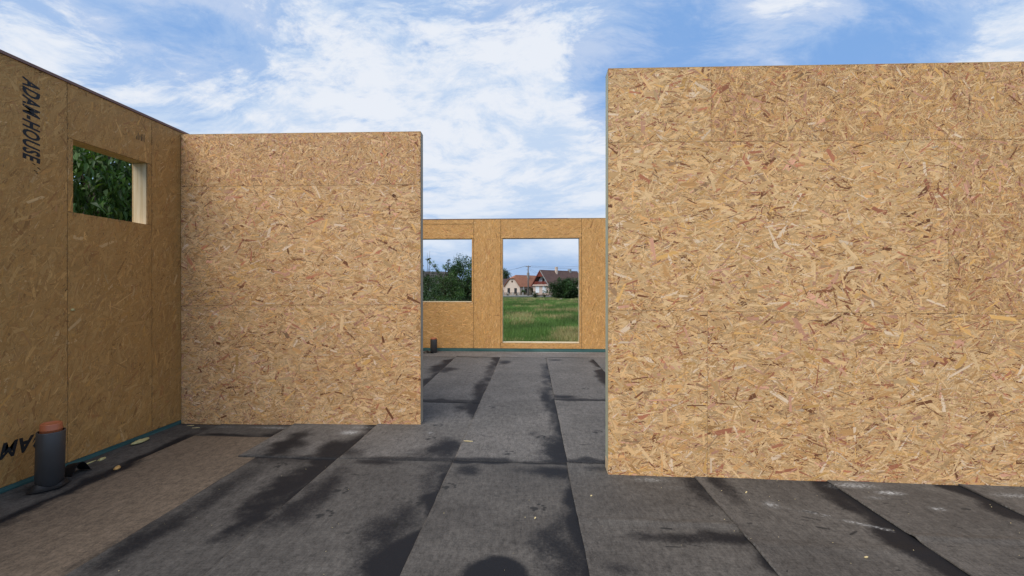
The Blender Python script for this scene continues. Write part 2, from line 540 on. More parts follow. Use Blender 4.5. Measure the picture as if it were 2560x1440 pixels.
for _ in range(60):
    x = rs.uniform(-1.5, 1.2); y = rs.uniform(3.5, 8.5)
    a = rs.gauss(0, 0.6); L = rs.uniform(0.02, 0.10)
    SCUFFS.append((x, y, x + L * math.cos(a), y + L * math.sin(a), rs.uniform(0.006, 0.016), rs.uniform(0.3, 0.8)))
for _ in range(26):   # tar marks by the inner wall foot
    x = rs.uniform(0.7, 3.3); y = rs.uniform(2.35, 3.05)
    a = rs.gauss(-0.2, 0.35); L = rs.uniform(0.03, 0.09)
    SCUFFS.append((x, y, x + L * math.cos(a), y + L * math.sin(a), rs.uniform(0.006, 0.012), rs.uniform(0.6, 1.0)))


def seg_dist(X, Y, x0, y0, x1, y1):
    dx, dy = x1 - x0, y1 - y0
    t = np.clip(((X - x0) * dx + (Y - y0) * dy) / (dx * dx + dy * dy + 1e-9), 0, 1)
    return np.hypot(X - x0 - t * dx, Y - y0 - t * dy)


def make_sheet(x0, x1, y0, y1, mat, step, lift=0.0, left_over=True, edge_damp=1.0, seed=1, label=None, ridge=None, zl=0.013, zr=0.003):
    """one felt sheet: its left edge laps over its neighbour, the low right edge gathers damp"""
    xa = x0 - (0.02 if left_over else 0.0)
    X1 = np.linspace(xa, x1, max(4, int((x1 - xa) / step)))
    Y1 = np.linspace(y0, y1, max(4, int((y1 - y0) / step)))
    # slightly wavering cut edges
    X, Y = np.meshgrid(X1, Y1)
    u = (X - xa) / (x1 - xa)
    wob = (fbm(Y * 1.3, Y * 0 + seed, seed) - 0.5) * 0.018 + (fbm(Y * 9, Y * 0 + seed + 3, seed) - 0.5) * 0.006
    Xw = X + wob * (1 - u)
    v = (Y - y0) / (y1 - y0)
    wobx = (fbm(X * 1.5, X * 0 + seed * 3.1, seed + 5) - 0.5) * 0.02
    Yw = Y + wobx * v
    z = zl + (zr - zl) * u + lift + (fbm(X * 2.2, Y * 1.1, seed + 9) - 0.5) * 0.006
    z = z + 0.004 * np.exp(-((X - xa) / 0.03) ** 2) * fbm(Y * 2.5, Y * 0, seed + 2)
    if ridge:
        for ry, rh, rw in ridge:
            yy = ry + (fbm(X * 1.5, X * 0, seed + 4) - 0.5) * 0.05
            z = z + rh * np.exp(-((Y - yy) / rw) ** 2)
    # damp
    nz = fbm(Y * 2.1, X * 2.1, seed + 1, 4)
    nz2 = fbm(X * 7, Y * 7, 40, 4)
    dr = x1 - X
    dl = X - xa
    nzl = fbm(Y * 1.4, Y * 0 + seed * 1.7, seed + 1, 4)
    damp = edge_damp * sstep(-0.05, 0.10, (0.028 + 0.60 * np.clip(nzl - 0.36, 0, 1)) - dr + (nz2 - 0.5) * 0.08)
    damp = np.maximum(damp, edge_damp * 0.6 * sstep(0.0, 0.07, (0.16 * np.clip(fbm(Y * 1.7, X * 2, seed + 21) - 0.46, 0, 1)) - dl + (nz2 - 0.5) * 0.03))
    de = np.minimum((Y - y0) * 0.6, y1 - Y)
    damp = np.maximum(damp, edge_damp * 0.85 * sstep(-0.02, 0.04, 0.02 + 0.16 * np.clip(fbm(X * 2.2, X * 0 + seed, seed + 31) - 0.35, 0, 1) - de + (nz2 - 0.5) * 0.04))
    for bx, by, rx, ry, a in SEAM_BLOBS:
        if not (x0 - .02 <= bx <= x1 + .02 and y0 - .02 <= by <= y1 + .02): continue
        if a > 1.5:
            r = np.hypot((X - bx) / rx, (Y - by) / ry) + (nz2 - 0.5) * 0.35
            damp = np.maximum(damp, sstep(1.15, 0.72, r))
            continue
        wx = (fbm(X * 4.1 + 9, Y * 4.1, 77, 5, .6) - 0.5) * 2.2 * rx
        wy = (fbm(X * 4.1, Y * 4.1 + 5, 78, 5, .6) - 0.5) * 1.8 * ry
        r = np.hypot((X + wx - bx) / rx, (Y + wy - by) / ry) + (nz2 - 0.5) * 0.6
        damp = np.maximum(damp, min(a, 1.0) * sstep(1.9, 0.1, r))
    dust = np.zeros_like(X)
    for bx, by, rx, ry, a in DUST:
        if bx + 2 * rx < xa or bx - 2 * rx > x1 or by + 2 * ry < y0 or by - 2 * ry > y1: continue
        dust = np.maximum(dust, a * np.exp(-((X - bx) / rx) ** 2 - ((Y - by) / ry) ** 2))
    for s, e, r, a in STREAK:
        if max(s[0], e[0]) < xa - .1 or min(s[0], e[0]) > x1 + .1 or max(s[1], e[1]) < y0 or min(s[1], e[1]) > y1: continue
        dust = np.maximum(dust, a * np.exp(-(seg_dist(X, Y, *s, *e) / r) ** 2))
    dust = np.maximum(dust, 0.40 * np.exp(-(dl / 0.007) ** 2) * sstep(0.35, 0.6, fbm(Y * 3, Y * 0 + seed, seed + 8)) * (1 if left_over else 0))
    mud = np.zeros_like(X)
    for px, py, pa in PAWS:
        if not (xa - .1 < px < x1 + .1 and y0 - .1 < py < y1 + .1): continue
        ca, sa = math.cos(pa), math.sin(pa)
        for ox, oy, r in ((0, 0, .024), (.046, .036, .014), (.062, .012, .014), (.062, -.015, .014), (.044, -.038, .014), (-0.02, .016, .013), (-.02, -.016, .013)):
            mx, my = px + ox * ca - oy * sa, py + ox * sa + oy * ca
            mud = np.maximum(mud, 1.0 * np.exp(-((X - mx) ** 2 + (Y - my) ** 2) / (r * r)))
    for sx0, sy0, sx1, sy1, r, a in SCUFFS:
        if not (xa - .1 < sx0 < x1 + .1 and y0 - .1 < sy0 < y1 + .1): continue
        mud = np.maximum(mud, a * np.exp(-(seg_dist(X, Y, sx0, sy0, sx1, sy1) / r) ** 2))
    ny_, nx_ = X.shape
    V = np.stack([Xw.ravel(), Yw.ravel(), z.ravel()], -1)
    ID = np.arange(nx_ * ny_).reshape(ny_, nx_)
    F = np.stack([ID[:-1, :-1], ID[:-1, 1:], ID[1:, 1:], ID[1:, :-1]], -1).reshape(-1, 4)
    ring = np.concatenate([ID[0, :-1], ID[:-1, -1], ID[-1, :0:-1], ID[:0:-1, 0]])
    sk = V[ring].copy(); sk[:, 2] -= 0.010
    n0 = len(V)
    V = np.concatenate([V, sk])
    nr = len(ring)
    k = np.arange(nr)
    F = np.concatenate([F, np.stack([ring, n0 + k, n0 + (k + 1) % nr, ring[(k + 1) % nr]], -1)])
    me = np_mesh('membrane_sheet', V, F)
    att = np.stack([damp.ravel(), dust.ravel(), mud.ravel(), np.ones(damp.size)], -1)
    att = np.concatenate([att, att[ring]])
    set_attr(me, 'marks', 'FLOAT_COLOR', att)
    o = link('membrane_sheet', me, mat, floor)
    if label: o['label'] = label
    return o


NEAR = [-2.26, -1.58, -0.62, 0.30, 1.23, 2.17, 3.06, 4.0, 4.9]
for i in range(len(NEAR) - 1):
    rid = None
    if i == 3: rid = [(2.62, 0.012, 0.035)]
    if i == 4: rid = [(2.40, 0.006, 0.05)]
    if i == 5: rid = [(2.52, 0.010, 0.03)]
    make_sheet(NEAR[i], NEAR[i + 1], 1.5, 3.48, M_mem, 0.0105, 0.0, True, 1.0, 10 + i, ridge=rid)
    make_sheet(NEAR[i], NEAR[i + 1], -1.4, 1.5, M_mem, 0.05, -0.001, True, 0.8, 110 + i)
make_sheet(-3.20, -2.26, -1.4, 3.93, M_mem_b, 0.014, 0.004, False, 0.25, 31, label='brown felt sheet lying beside the left wall', zl=0.007, zr=0.004)
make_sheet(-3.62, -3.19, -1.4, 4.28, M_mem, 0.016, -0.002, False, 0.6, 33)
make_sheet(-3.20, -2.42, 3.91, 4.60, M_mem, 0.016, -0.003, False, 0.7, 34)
SEC = [(-2.42, -1.56, 3.46, 5.22), (-1.56, -0.61, 3.46, 5.22), (-0.61, 0.305, 3.46, 8.64), (0.305, 1.22, 3.46, 5.39), (-1.50, -0.61, 5.20, 8.64), (0.305, 1.22, 5.37, 8.64),
       (1.22, 2.15, 3.46, 8.64), (2.15, 3.08, 3.46, 8.64), (3.08, 4.0, 3.46, 8.64), (4.0, 4.9, 3.46, 8.64), (-2.42, -1.50, 5.20, 8.64), (-3.62, -2.42, 4.58, 8.64)]
for i, (a, b, c_, e) in enumerate(SEC):
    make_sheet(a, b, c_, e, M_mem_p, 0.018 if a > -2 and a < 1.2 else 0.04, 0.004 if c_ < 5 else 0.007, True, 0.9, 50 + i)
make_sheet(-3.62, 4.9, 8.62, 9.42, M_mem_f, 0.03, 0.004, False, 0.25, 71, label='dusty felt strip along the foot of the far wall', zl=0.006, zr=0.006)

# ------------------------------------------------------------------ OSB walls
PAL = np.array([srgb(212, 172, 118), srgb(222, 186, 134), srgb(196, 150, 95), srgb(172, 112, 80), srgb(196, 146, 116), srgb(122, 80, 52), srgb(212, 166, 98), srgb(172, 136, 98), srgb(236, 208, 170)])
W_RIGHT = np.array([.34, .22, .18, .050, .05, .045, .05, .03, .035])
W_TOP = np.array([.30, .12, .24, .06, .09, .045, .06, .08, .015])
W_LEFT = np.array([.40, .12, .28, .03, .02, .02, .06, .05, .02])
W_FAR = np.array([.36, .22, .22, .03, .02, .02, .11, .01, .01])


def strands(name, board, u0, u1, v0, v1, n_m2, ang, spread, weights, size=1.0, dark=1.0, mute=0.0, tint=(1, 1, 1), seed=0):
    """pressed wood strands of one board as thin overlapping flakes on its face (local x, z; face towards -y)"""
    r = np.random.default_rng(seed)
    n = int(n_m2 * (u1 - u0) * (v1 - v0))
    kind = r.random(n)
    L = np.where(kind < 0.85, r.lognormal(math.log(0.048), 0.50, n), r.lognormal(math.log(0.085), 0.38, n)) * size
    Wd = np.where(kind < 0.85, r.lognormal(math.log(0.0046), 0.50, n), r.lognormal(math.log(0.0165), 0.42, n)) * size
    L = np.clip(L, 0.012, 0.20); Wd = np.clip(Wd, 0.0018, 0.042); Wd = np.minimum(Wd, L * 0.6)
    th = np.radians(ang) + r.normal(0, 1, n) * np.radians(spread)
    rnd = r.random(n) < 0.22
    th = np.where(rnd, r.uniform(0, math.pi, n), th)
    cu = r.uniform(u0, u1, n); cv = r.uniform(v0, v1, n)
    ci = r.choice(len(PAL), n, p=weights / weights.sum())
    wide = (kind >= 0.85)
    col = PAL[ci] * np.exp(r.normal(0, 0.19, (n, 1)))
    col = col * np.where(wide, 1.03, 0.95)[:, None]
    # clumps of redder / greyer stock
    nn = fbm(cu * 2.3 + seed, cv * 2.3, seed % 50, 3)[:, None] - 0.5
    col = col * (1 + nn * np.array([[0.08, 0.13, 0.19]]))
    mean = (PAL * (weights / weights.sum())[:, None]).sum(0)
    col = col * (1 - mute) + mean * mute
    col = np.maximum(col * dark * np.array(tint), 0.01)
    col = col * np.minimum(1.0, 0.84 / col[:, :1])
    # corners along/across with ragged ends
    j = lambda s: r.normal(0, s, n)
    tp = np.where(r.random(n) < 0.45, r.uniform(0.15, 0.75, n), 1.0)
    sk = j(0.55) * Wd
    a = np.stack([-L / 2 + sk * .5, L / 2 + j(.3) * Wd + sk * .5, L / 2 + j(.3) * Wd - sk * .5, -L / 2 - sk * .5], 1)
    b = np.stack([-Wd / 2, -Wd / 2 * tp, Wd / 2 * tp, Wd / 2], 1)
    ct, st = np.cos(th)[:, None], np.sin(th)[:, None]
    U = np.clip(cu[:, None] + a * ct - b * st, u0, u1)
    V = np.clip(cv[:, None] + a * st + b * ct, v0, v1)
    base = r.random(n) ** np.where(wide, 1.25, 1.0) * 0.0012 + 0.0003
    hgt = base[:, None] + r.normal(0, 0.00016, (n, 4))
    P = np.stack([U, -np.clip(hgt, 0.0001, 0.003), V], -1).reshape(-1, 3)
    F = np.arange(n * 4).reshape(-1, 4)
    me = np_mesh('strands', P, F)
    tone = np.concatenate([np.repeat(col, 4, 0), np.ones((n * 4, 1))], 1)
    set_attr(me, 'tone', 'FLOAT_COLOR', tone)
    g = np.stack([a.ravel(), b.ravel(), np.repeat(r.random(n) * 200, 4)], -1)
    set_attr(me, 'grain', 'FLOAT_VECTOR', g)
    return tag(link('strands', me, M_strand, board), kind='stuff')


def osb_board(wall, u0, u1, v0, v1, p, seed, t=0.012, gap=0.0007, label=None):
    p = dict(p)
    gap = p.pop('gap', gap)
    b = MB().box(u0 + gap, u1 - gap, 0.0, t, v0 + gap, v1 - gap).build('board', M_osb, wall)
    if label: b['label'] = label
    strands('strands', b, u0 + gap, u1 - gap, v0 + gap, v1 - gap, seed=seed, **p)
    return b


P_R = dict(n_m2=19000, ang=3, spread=34, weights=W_RIGHT, size=1.06, dark=1.02, tint=(1.0, 0.975, 1.01))
P_RT = dict(n_m2=24000, ang=10, spread=60, weights=W_TOP, size=0.74, dark=1.05, tint=(1.0, 0.975, 1.0))
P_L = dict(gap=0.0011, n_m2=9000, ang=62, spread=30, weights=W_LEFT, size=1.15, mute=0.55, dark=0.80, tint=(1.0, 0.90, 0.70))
P_FV = dict(gap=0.003, n_m2=9000, ang=84, spread=24, weights=W_FAR, size=1.1, mute=0.42, tint=(1.0, 0.88, 0.72))
P_FH = dict(gap=0.003, n_m2=9000, ang=4, spread=24, weights=W_FAR, size=1.1, mute=0.42, tint=(1.0, 0.88, 0.72))
P_HID = dict(n_m2=700, ang=62, spread=30, weights=W_LEFT, size=3.0, mute=0.5, dark=0.8)

# right inner wall -------------------------------------------------
RA, RB = Vector((0.573, 3.271, 0)), Vector((3.478, 3.206, 0))
rw = empty('timber_panel_wall', RA, math.atan2(RB.y - RA.y, RB.x - RA.x))
tag(rw, 'large inner wall of coarse chipboard on the right, greenish post at its left end', 'wall')
RL, H = 4.30, 3.04
TH = 0.145
for i, (u0, u1, v0, v1, pp, dk) in enumerate([
        (0, 0.752, 2.49, H, P_R, 1.0), (0.752, RL, 2.49, H, P_RT, 1.0),
        (0, 2.402, 1.238, 2.49, P_R, 1.0), (2.402, RL, 1.238, 2.49, P_RT, 1.0),
        (0, 0.729, 0.004, 1.238, P_R, 1.0), (0.729, RL, 0.004, 1.238, P_R, 1.0)]):
    q_ = dict(pp, dark=pp['dark'] * (1.0, 0.98, 1.03, 0.97, 1.01, 0.99)[i])
    osb_board(rw, u0, u1, v0, v1, q_, 100 + i)
MB().box(0.006, RL, 0.0122, TH - 0.0122, 0.01, H - 0.006).build('core', M_core, rw)
MB().box(0.0, 0.0058, 0.0124, TH - 0.0124, 0.10, H - 0.003).build('end_post', M_green, rw)
MB().box(-0.001, 0.0057, 0.0124, TH - 0.0124, 0.008, 0.098).build('end_block', M_pine, rw)
MB().box(0.002, RL, TH - 0.012, TH, 0.004, H).build('back_board', M_osb, rw)
MB().box(0.0, RL, 0.0, TH, H, H + 0.004).build('top_edge', M_edge, rw)

# middle inner wall ------------------------------------------------
MA, MBv = Vector((-3.615, 4.272, 0)), Vector((-1.14, 4.361, 0))
mw = empty('timber_panel_wall', MA, math.atan2(MBv.y - MA.y, MBv.x - MA.x))
tag(mw, 'inner wall of coarse chipboard meeting the left wall at the corner', 'wall')
ML, MH, MT = (MBv - MA).length, 3.005, 0.118
for i, (v0, v1, pp) in enumerate([(2.466, MH, P_RT), (1.237, 2.466, P_R), (0.004, 1.237, P_R)]):
    q_ = dict(pp); q_['tint'] = (1.0, 0.97, 1.03)
    osb_board(mw, 0.0, ML, v0, v1, q_, 200 + i)
MB().box(0.0, ML - 0.006, 0.0122, MT - 0.0122, 0.01, MH - 0.006).build('core', M_core, mw)
MB().box(ML - 0.0058, ML, 0.0124, MT - 0.0124, 0.008, MH - 0.003).build('end_post', M_grey, mw)
MB().box(0.0, ML - 0.002, MT - 0.012, MT, 0.004, MH).build('back_board', M_osb, mw)
MB().box(0.0, ML, 0.0, MT, MH, MH + 0.004).build('top_edge', M_edge, mw)



def out_of_square(root, z_left, z_right, length, nominal):
    """the wall panel stands slightly out of square: its top runs from z_left to z_right"""
    for o in [root] + list(root.children_recursive):
        if o.type != 'MESH': continue
        n = len(o.data.vertices)
        a = np.empty(n * 3, np.float32)
        o.data.vertices.foreach_get('co', a)
        a = a.reshape(-1, 3)
        a[:, 2] *= (z_left + (z_right - z_left) * a[:, 0] / length) / nominal
        o.data.vertices.foreach_set('co', a.ravel())
        o.data.update()


bpy.context.view_layer.update()
out_of_square(rw, 3.064, 3.012, 2.9, 3.04)
out_of_square(mw, 2.992, 3.014, 2.48, 3.005)

# left outer wall --------------------------------------------------
LY0 = -1.4
lw = empty('timber_panel_wall', (-3.62, LY0, 0), math.radians(90))
tag(lw, 'left outer wall of smooth chipboard with a small window opening and stencilled lettering', 'wall')
U = lambda y: y - LY0
LH, LT, SILL = 3.015, 0.150, 0.050
WY0, WY1, WZ0, WZ1 = 3.233, 3.888, 2.012, 2.588
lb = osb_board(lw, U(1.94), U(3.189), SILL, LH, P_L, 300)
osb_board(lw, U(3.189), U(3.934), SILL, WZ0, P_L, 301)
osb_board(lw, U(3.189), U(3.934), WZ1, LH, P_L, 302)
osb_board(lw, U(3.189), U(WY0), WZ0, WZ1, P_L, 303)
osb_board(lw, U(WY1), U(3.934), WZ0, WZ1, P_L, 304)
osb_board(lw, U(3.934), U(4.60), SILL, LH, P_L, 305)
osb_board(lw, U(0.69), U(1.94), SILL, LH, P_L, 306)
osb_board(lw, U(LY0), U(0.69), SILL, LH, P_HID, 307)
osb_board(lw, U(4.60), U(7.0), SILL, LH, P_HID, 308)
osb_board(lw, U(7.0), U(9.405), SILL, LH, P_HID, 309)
co_ = MB()
for a, b, c_, e in [(LY0, WY0 - 0.04, SILL, LH - 0.01), (WY1 + 0.04, 9.40, SILL, LH - 0.01), (WY0 - 0.04, WY1 + 0.04, SILL, WZ0 - 0.01), (WY0 - 0.04, WY1 + 0.04, WZ1 + 0.01, LH - 0.01)]:
    co_.box(U(a) + 0.002, U(b) - 0.002, 0.0125, LT - 0.0125, c_ + 0.001, e)
co_.build('core', M_core, lw)
MB().box(U(WY0) - 0.038, U(WY0), 0.0125, LT - 0.0125, WZ0 + 0.001, WZ1 - 0.001).build('jamb', M_pine, lw)
MB().box(U(WY1), U(WY1) + 0.038, 0.0125, 0.060, WZ0 + 0.001, WZ1 - 0.001).build('jamb', M_pine, lw)
MB().box(U(WY1) + 0.0015, U(WY1) + 0.038, 0.0615, LT - 0.0125, WZ0 + 0.001, WZ1 - 0.001).build('jamb', M_pine, lw)
MB().box(U(WY0), U(WY1), 0.0125, LT - 0.0125, WZ0 - 0.009, WZ0 - 0.001).build('sill', M_pine_h, lw)
MB().box(U(WY0), U(WY1), 0.0125, LT - 0.0125, WZ1 + 0.001, WZ1 + 0.009).build('head', M_edge, lw)
for a, b, c_, e in [(LY0, WY0, 0.05, LH), (WY1, 9.40, 0.05, LH), (WY0, WY1, 0.05, WZ0), (WY0, WY1, WZ1, LH)]:
    MB().box(U(a) + 0.001, U(b) - 0.001, LT - 0.012, LT, c_, e).build('back_board', M_edge, lw)
MB().box(U(LY0), U(9.40), -0.004, 0.11, 0.012, SILL - 0.002).build('sill_plate', M_teal, lw)
MB().box(U(LY0), U(9.40), -0.010, LT + 0.01, LH + 0.001, LH + 0.022).build('top_plate', M_cap, lw)


def lettering(txt, board, u, v, height, length, rot, name='stencil_lettering', mat=M_ink, shear=0.28, fat=0.032, depth=0.00172):
    """stencil print on a board face; rot turns it in the plane of the board"""
    cu = bpy.data.curves.new(name, 'FONT')
    cu.body = txt
    cu.size = 1.0
    cu.shear = shear
    cu.space_character = 1.12
    cu.offset = fat
    cu.resolution_u = 3
    tmp = bpy.data.objects.new('tmp', cu)
    COL.objects.link(tmp)
    dg = bpy.context.evaluated_depsgraph_get()
    me = bpy.data.meshes.new_from_object(tmp.evaluated_get(dg))
    bpy.data.objects.remove(tmp)
    n = len(me.vertices)
    vv = np.empty(n * 3, np.float32)
    me.vertices.foreach_get('co', vv)
    vv = vv.reshape(-1, 3)
    mn, mx = vv.min(0), vv.max(0)
    a = (vv[:, 0] - mn[0]) / (mx[0] - mn[0]) * length
    b = (vv[:, 1] - mn[1]) / (mx[1] - mn[1]) * height
    c, s = math.cos(rot), math.sin(rot)
    out = np.stack([u + a * c - b * s, np.full(n, -depth), v + a * s + b * c], -1).astype(np.float32)
    me.vertices.foreach_set('co', out.ravel())
    me.materials.clear()
    me.update()
    return link(name, me, mat, board)


lettering('ADAM-HOUSE', lb, U(2.893), 2.925, 0.112, 0.60, math.radians(-90))['label'] = 'black stencil lettering ADAM-HOUSE running down the board'
lettering('ADAM-HOUSE', lb, U(3.150), 0.352, 0.112, 0.87, math.radians(180), fat=0.04)['label'] = 'black stencil lettering ADAM-HOUSE printed upside down near the floor'
# faint marks under the first stencil and a pencil note beside the window
sm = MB()
for (a, b, c_, e) in [(2.955, 2.318, 2.972, 2.312), (2.985, 2.296, 3.004, 2.288), (2.962, 2.272, 2.985, 2.262), (2.975, 2.255, 2.99, 2.25)]:
    sm.tube([(U(a), -0.003, b), (U(c_), -0.003, e)], 0.0022, 5)
sm.build('ink_smudge', M_ink, lb)
note = MB()
for st in [[(0, 0), (.004, .05)], [(.010, 0), (.014, .035), (.028, .035), (.030, .0)], [(.036, .002), (.036, .05), (.048, .05), (.048, .002)], [(.034, .028), (.052, .028)], [(.058, .055), (.064, .03), (.060, .0)], [(.0, .03), (-.012, .02), (-.012, .0)]]:
    note.tube([(U(3.79) + a * 1.1, -0.003, 2.775 + b * 1.3) for a, b in st], 0.0013, 4)
hb = [o for o in lw.children if o.name.startswith('board')][2]
note.build('pencil_note', M_pencil, hb)

# far outer wall ---------------------------------------------------
FY = 9.42
fw_ = empty('timber_panel_wall', (-3.60, FY, 0))
tag(fw_, 'far orange chipboard wall with a window and a tall opening onto the meadow', 'wall')
FU = lambda x: x + 3.60
FH, FT, FS = 2.915, 0.160, 0.075
AX0, AX1, AZ0, AZ1 = -2.93, -1.326, 1.094, 2.487
BX0, BX1, BZ0, BZ1 = -0.643, 1.027, 0.200, 2.491
k = 400
for (a, b, c_, e, pp) in [
        (-3.58, -1.282, 2.811, FH, P_FH), (-3.58, -1.282, AZ1, 2.811, P_FH), (-3.58, -1.282, FS, AZ0, P_FH), (AX1, -1.282, AZ0, AZ1, P_FV), (-3.58, AX0, AZ0, AZ1, P_FV),
        (-1.282, -0.684, FS, FH, P_FV), (-0.684, 1.078, BZ1, FH, P_FH), (-0.684, BX0, BZ0, BZ1, P_FV), (BX1, 1.078, BZ0, BZ1, P_FV), (-0.684, 1.078, FS, BZ0, P_FH),
        (1.078, 2.33, FS, FH, P_FV), (2.33, 4.9, FS, FH, dict(P_FV, n_m2=1500, size=2))]:
    osb_board(fw_, FU(a), FU(b), c_, e, pp, k)
    k += 1
cc = MB()
for a, b, c_, e in [(-3.58, AX0 - .04, FS, FH), (AX1 + .04, BX0 - .04, FS, FH), (BX1 + .04, 4.9, FS, FH), (AX0 - .04, AX1 + .04, FS, AZ0 - .03), (AX0 - .04, AX1 + .04, AZ1 + .03, FH), (BX0 - .04, BX1 + .04, FS, BZ0 - .03), (BX0 - .04, BX1 + .04, BZ1 + .03, FH)]:
    cc.box(FU(a) + .001, FU(b) - .001, 0.0125, FT - 0.0125, c_ + .001, e - .001)
cc.build('core', M_core, fw_)
for x0, x1, z0, z1 in [(AX0, AX1, AZ0, AZ1), (BX0, BX1, BZ0, BZ1)]:
    MB().box(FU(x0) - .038, FU(x0), 0.0125, FT - .0125, z0, z1).build('jamb', M_pine, fw_)
    MB().box(FU(x1), FU(x1) + .038, 0.0125, FT - .0125, z0, z1).build('jamb', M_pine, fw_)
    MB().box(FU(x0), FU(x1), 0.0005, FT + .004, z0 - .024, z0 + 0.012).build('sill', M_pine_h, fw_)
    MB().box(FU(x0), FU(x1), 0.0125, FT - .0125, z1, z1 + .028).build('head', M_grey, fw_)
for a, b, c_, e in [(-3.58, AX0, FS, FH), (AX1, BX0, FS, FH), (BX1, 4.9, FS, FH), (AX0, AX1, FS, AZ0 - .026), (AX0, AX1, AZ1, FH), (BX0, BX1, FS, BZ0 - .026), (BX0, BX1, BZ1, FH)]:
    MB().box(FU(a) + .001, FU(b) - .001, FT - .012, FT, c_, e).build('back_board', M_edge, fw_)
su = 0.02
for ln in (1.75, 0.30, 0.95, 2.35, 1.5, 1.6):
    MB().box(su + .001, su + ln - .001, -0.006, 0.12, 0.012, FS - .002).build('sill_plate', M_teal, fw_)
    su += ln
MB().box(FU(-3.58), FU(0.78), -0.004, FT + .004, FH + .001, FH + .012).build('top_plate', M_cap, fw_)
MB().box(FU(0.781), FU(4.9), -0.002, FT + .004, FH + .001, FH + .010).build('top_plate', M_edge, fw_)


# ------------------------------------------------------------------ pipes and small things on the floor
def pipe(loc, hh, tilt, label, ro=0.075, ri=0.057, cap=0.055):
    t = empty('drain_pipe', loc)
    t.rotation_euler = tilt
    tag(t, label, 'pipe', 'capped drain pipe stubs in the floor')
    prof = [(ro - 0.004, 0.0), (ro, 0.004), (ro, hh - 0.004), (ro - 0.002, hh), (ro - 0.007, hh), (ro - 0.009, hh - 0.004), (ro - 0.009, hh - 0.10)]
    MB().lathe(prof, 40).build('sleeve', M_pvc, t, smooth=True)
    z0 = hh - 0.10
    prof = [(ri, z0), (ri, hh + 0.006), (ri + 0.003, hh + 0.010), (ri + 0.003, hh + 0.018), (ri, hh + 0.022), (ri, hh + cap - 0.006), (ri - 0.004, hh + cap), (ri - 0.012, hh + cap), (ri - 0.015, hh + cap - 0.005), (0.0005, hh + cap - 0.006)]
    MB().lathe(prof, 40).build('plug', M_orange, t, smooth=True)
    return t


def rag(name, mat, label, cat, loc, pts_fn, nu=14, nv=5, thick=0.004, group=None):
    """curled strip of sheet material, given as a function of u,v"""
    g = [[Vector(pts_fn(i / (nu - 1), j / (nv - 1))) for j in range(nv)] for i in range(nu)]
    b = MB()
    vs = [v for r in g for v in r]
    vs2 = [v + Vector((0, 0, thick)) for v in vs]
    fs = []
    n = nu * nv
    for i in range(nu - 1):
        for j in range(nv - 1):
            a = i * nv + j
            fs.append((a, a + nv, a + nv + 1, a + 1))
            fs.append((n + a, n + a + 1, n + a + nv + 1, n + a + nv))
    ring = [i * nv for i in range(nu)] + [(nu - 1) * nv + j for j in range(1, nv)] + [i * nv + nv - 1 for i in range(nu - 2, -1, -1)] + [j for j in range(nv - 2, 0, -1)]
    for i in range(len(ring)):
        a, c = ring[i], ring[(i + 1) % len(ring)]
        fs.append((a, c, c + n, a + n))
    b.add(vs + vs2, fs)
    return tag(b.build(name, mat, loc=loc), label, cat, group)


pipe((-3.435, 2.905, 0.004), 0.395, (0, math.radians(2.0), 0), 'grey drain pipe with orange plug standing close to the left wall')
pipe((-2.117, 9.19, 0.010), 0.285, (0, 0, 0), 'small distant grey drain pipe with orange plug at the far wall', 0.073, 0.060, 0.035)
rag('felt_flap', M_bit, 'black curled felt flap sticking up beside the near drain pipe', 'felt scrap', (-3.47, 3.10, 0.008),
    lambda u, v: (-0.05 + 0.10 * v + 0.02 * u, 0.13 * u - 0.06, 0.085 * math.sin(math.pi * min(1, u * 1.05)) * (0.75 + 0.25 * v) + 0.001))
rag('felt_flap', M_bit, 'black felt collar torn around the foot of the near drain pipe', 'felt scrap', (-3.40, 2.86, 0.010),
    lambda u, v: ((0.083 + 0.05 * v * (0.7 + 0.5 * math.sin(5 * u))) * math.cos(-1.9 + 2.6 * u) - 0.03, (0.083 + 0.05 * v * (0.6 + 0.5 * math.sin(9 * u))) * math.sin(-1.9 + 2.6 * u) + 0.04, 0.035 * (1 - v) ** 2 * (0.6 + 0.4 * math.sin(7 * u + 1)) + 0.002), 24, 6)
rag('felt_flap', M_bit, 'black felt scrap at the foot of the distant drain pipe', 'felt scrap', (-2.20, 9.12, 0.016),
    lambda u, v: (-0.12 + 0.22 * u, 0.10 * v - 0.05, 0.03 * math.sin(6 * u) ** 2 + 0.012 * v))


def lump(name, mat, label, cat, loc, sx, sy, sz, rz=0.0, seed=0, group=None, n=18):
    r = random.Random(seed)
    vs, fs = [], []
    rows = 9
    for i in range(rows):
        ph = (i / (rows - 1)) * math.pi
        for j in range(n):
            th = 2 * math.pi * j / n
            k = 1 + 0.42 * (float(fbm(np.array([math.cos(th) * 1.5 + seed]), np.array([math.sin(th) * 1.5 + ph * 1.4]), seed % 40, 4)[0]) - 0.5) * 2
            vs.append((sx * k * math.sin(ph) * math.cos(th), sy * k * math.sin(ph) * math.sin(th), max(-0.2, math.cos(ph)) * sz * k))
    for i in range(rows - 1):
        for j in range(n):
            fs.append((i * n + j, (i + 1) * n + j, (i + 1) * n + (j + 1) % n, i * n + (j + 1) % n))
    b = MB().add(vs, fs)
    return tag(b.build(name, mat, smooth=True, loc=loc, rot=(0, 0, rz)), label, cat, group)


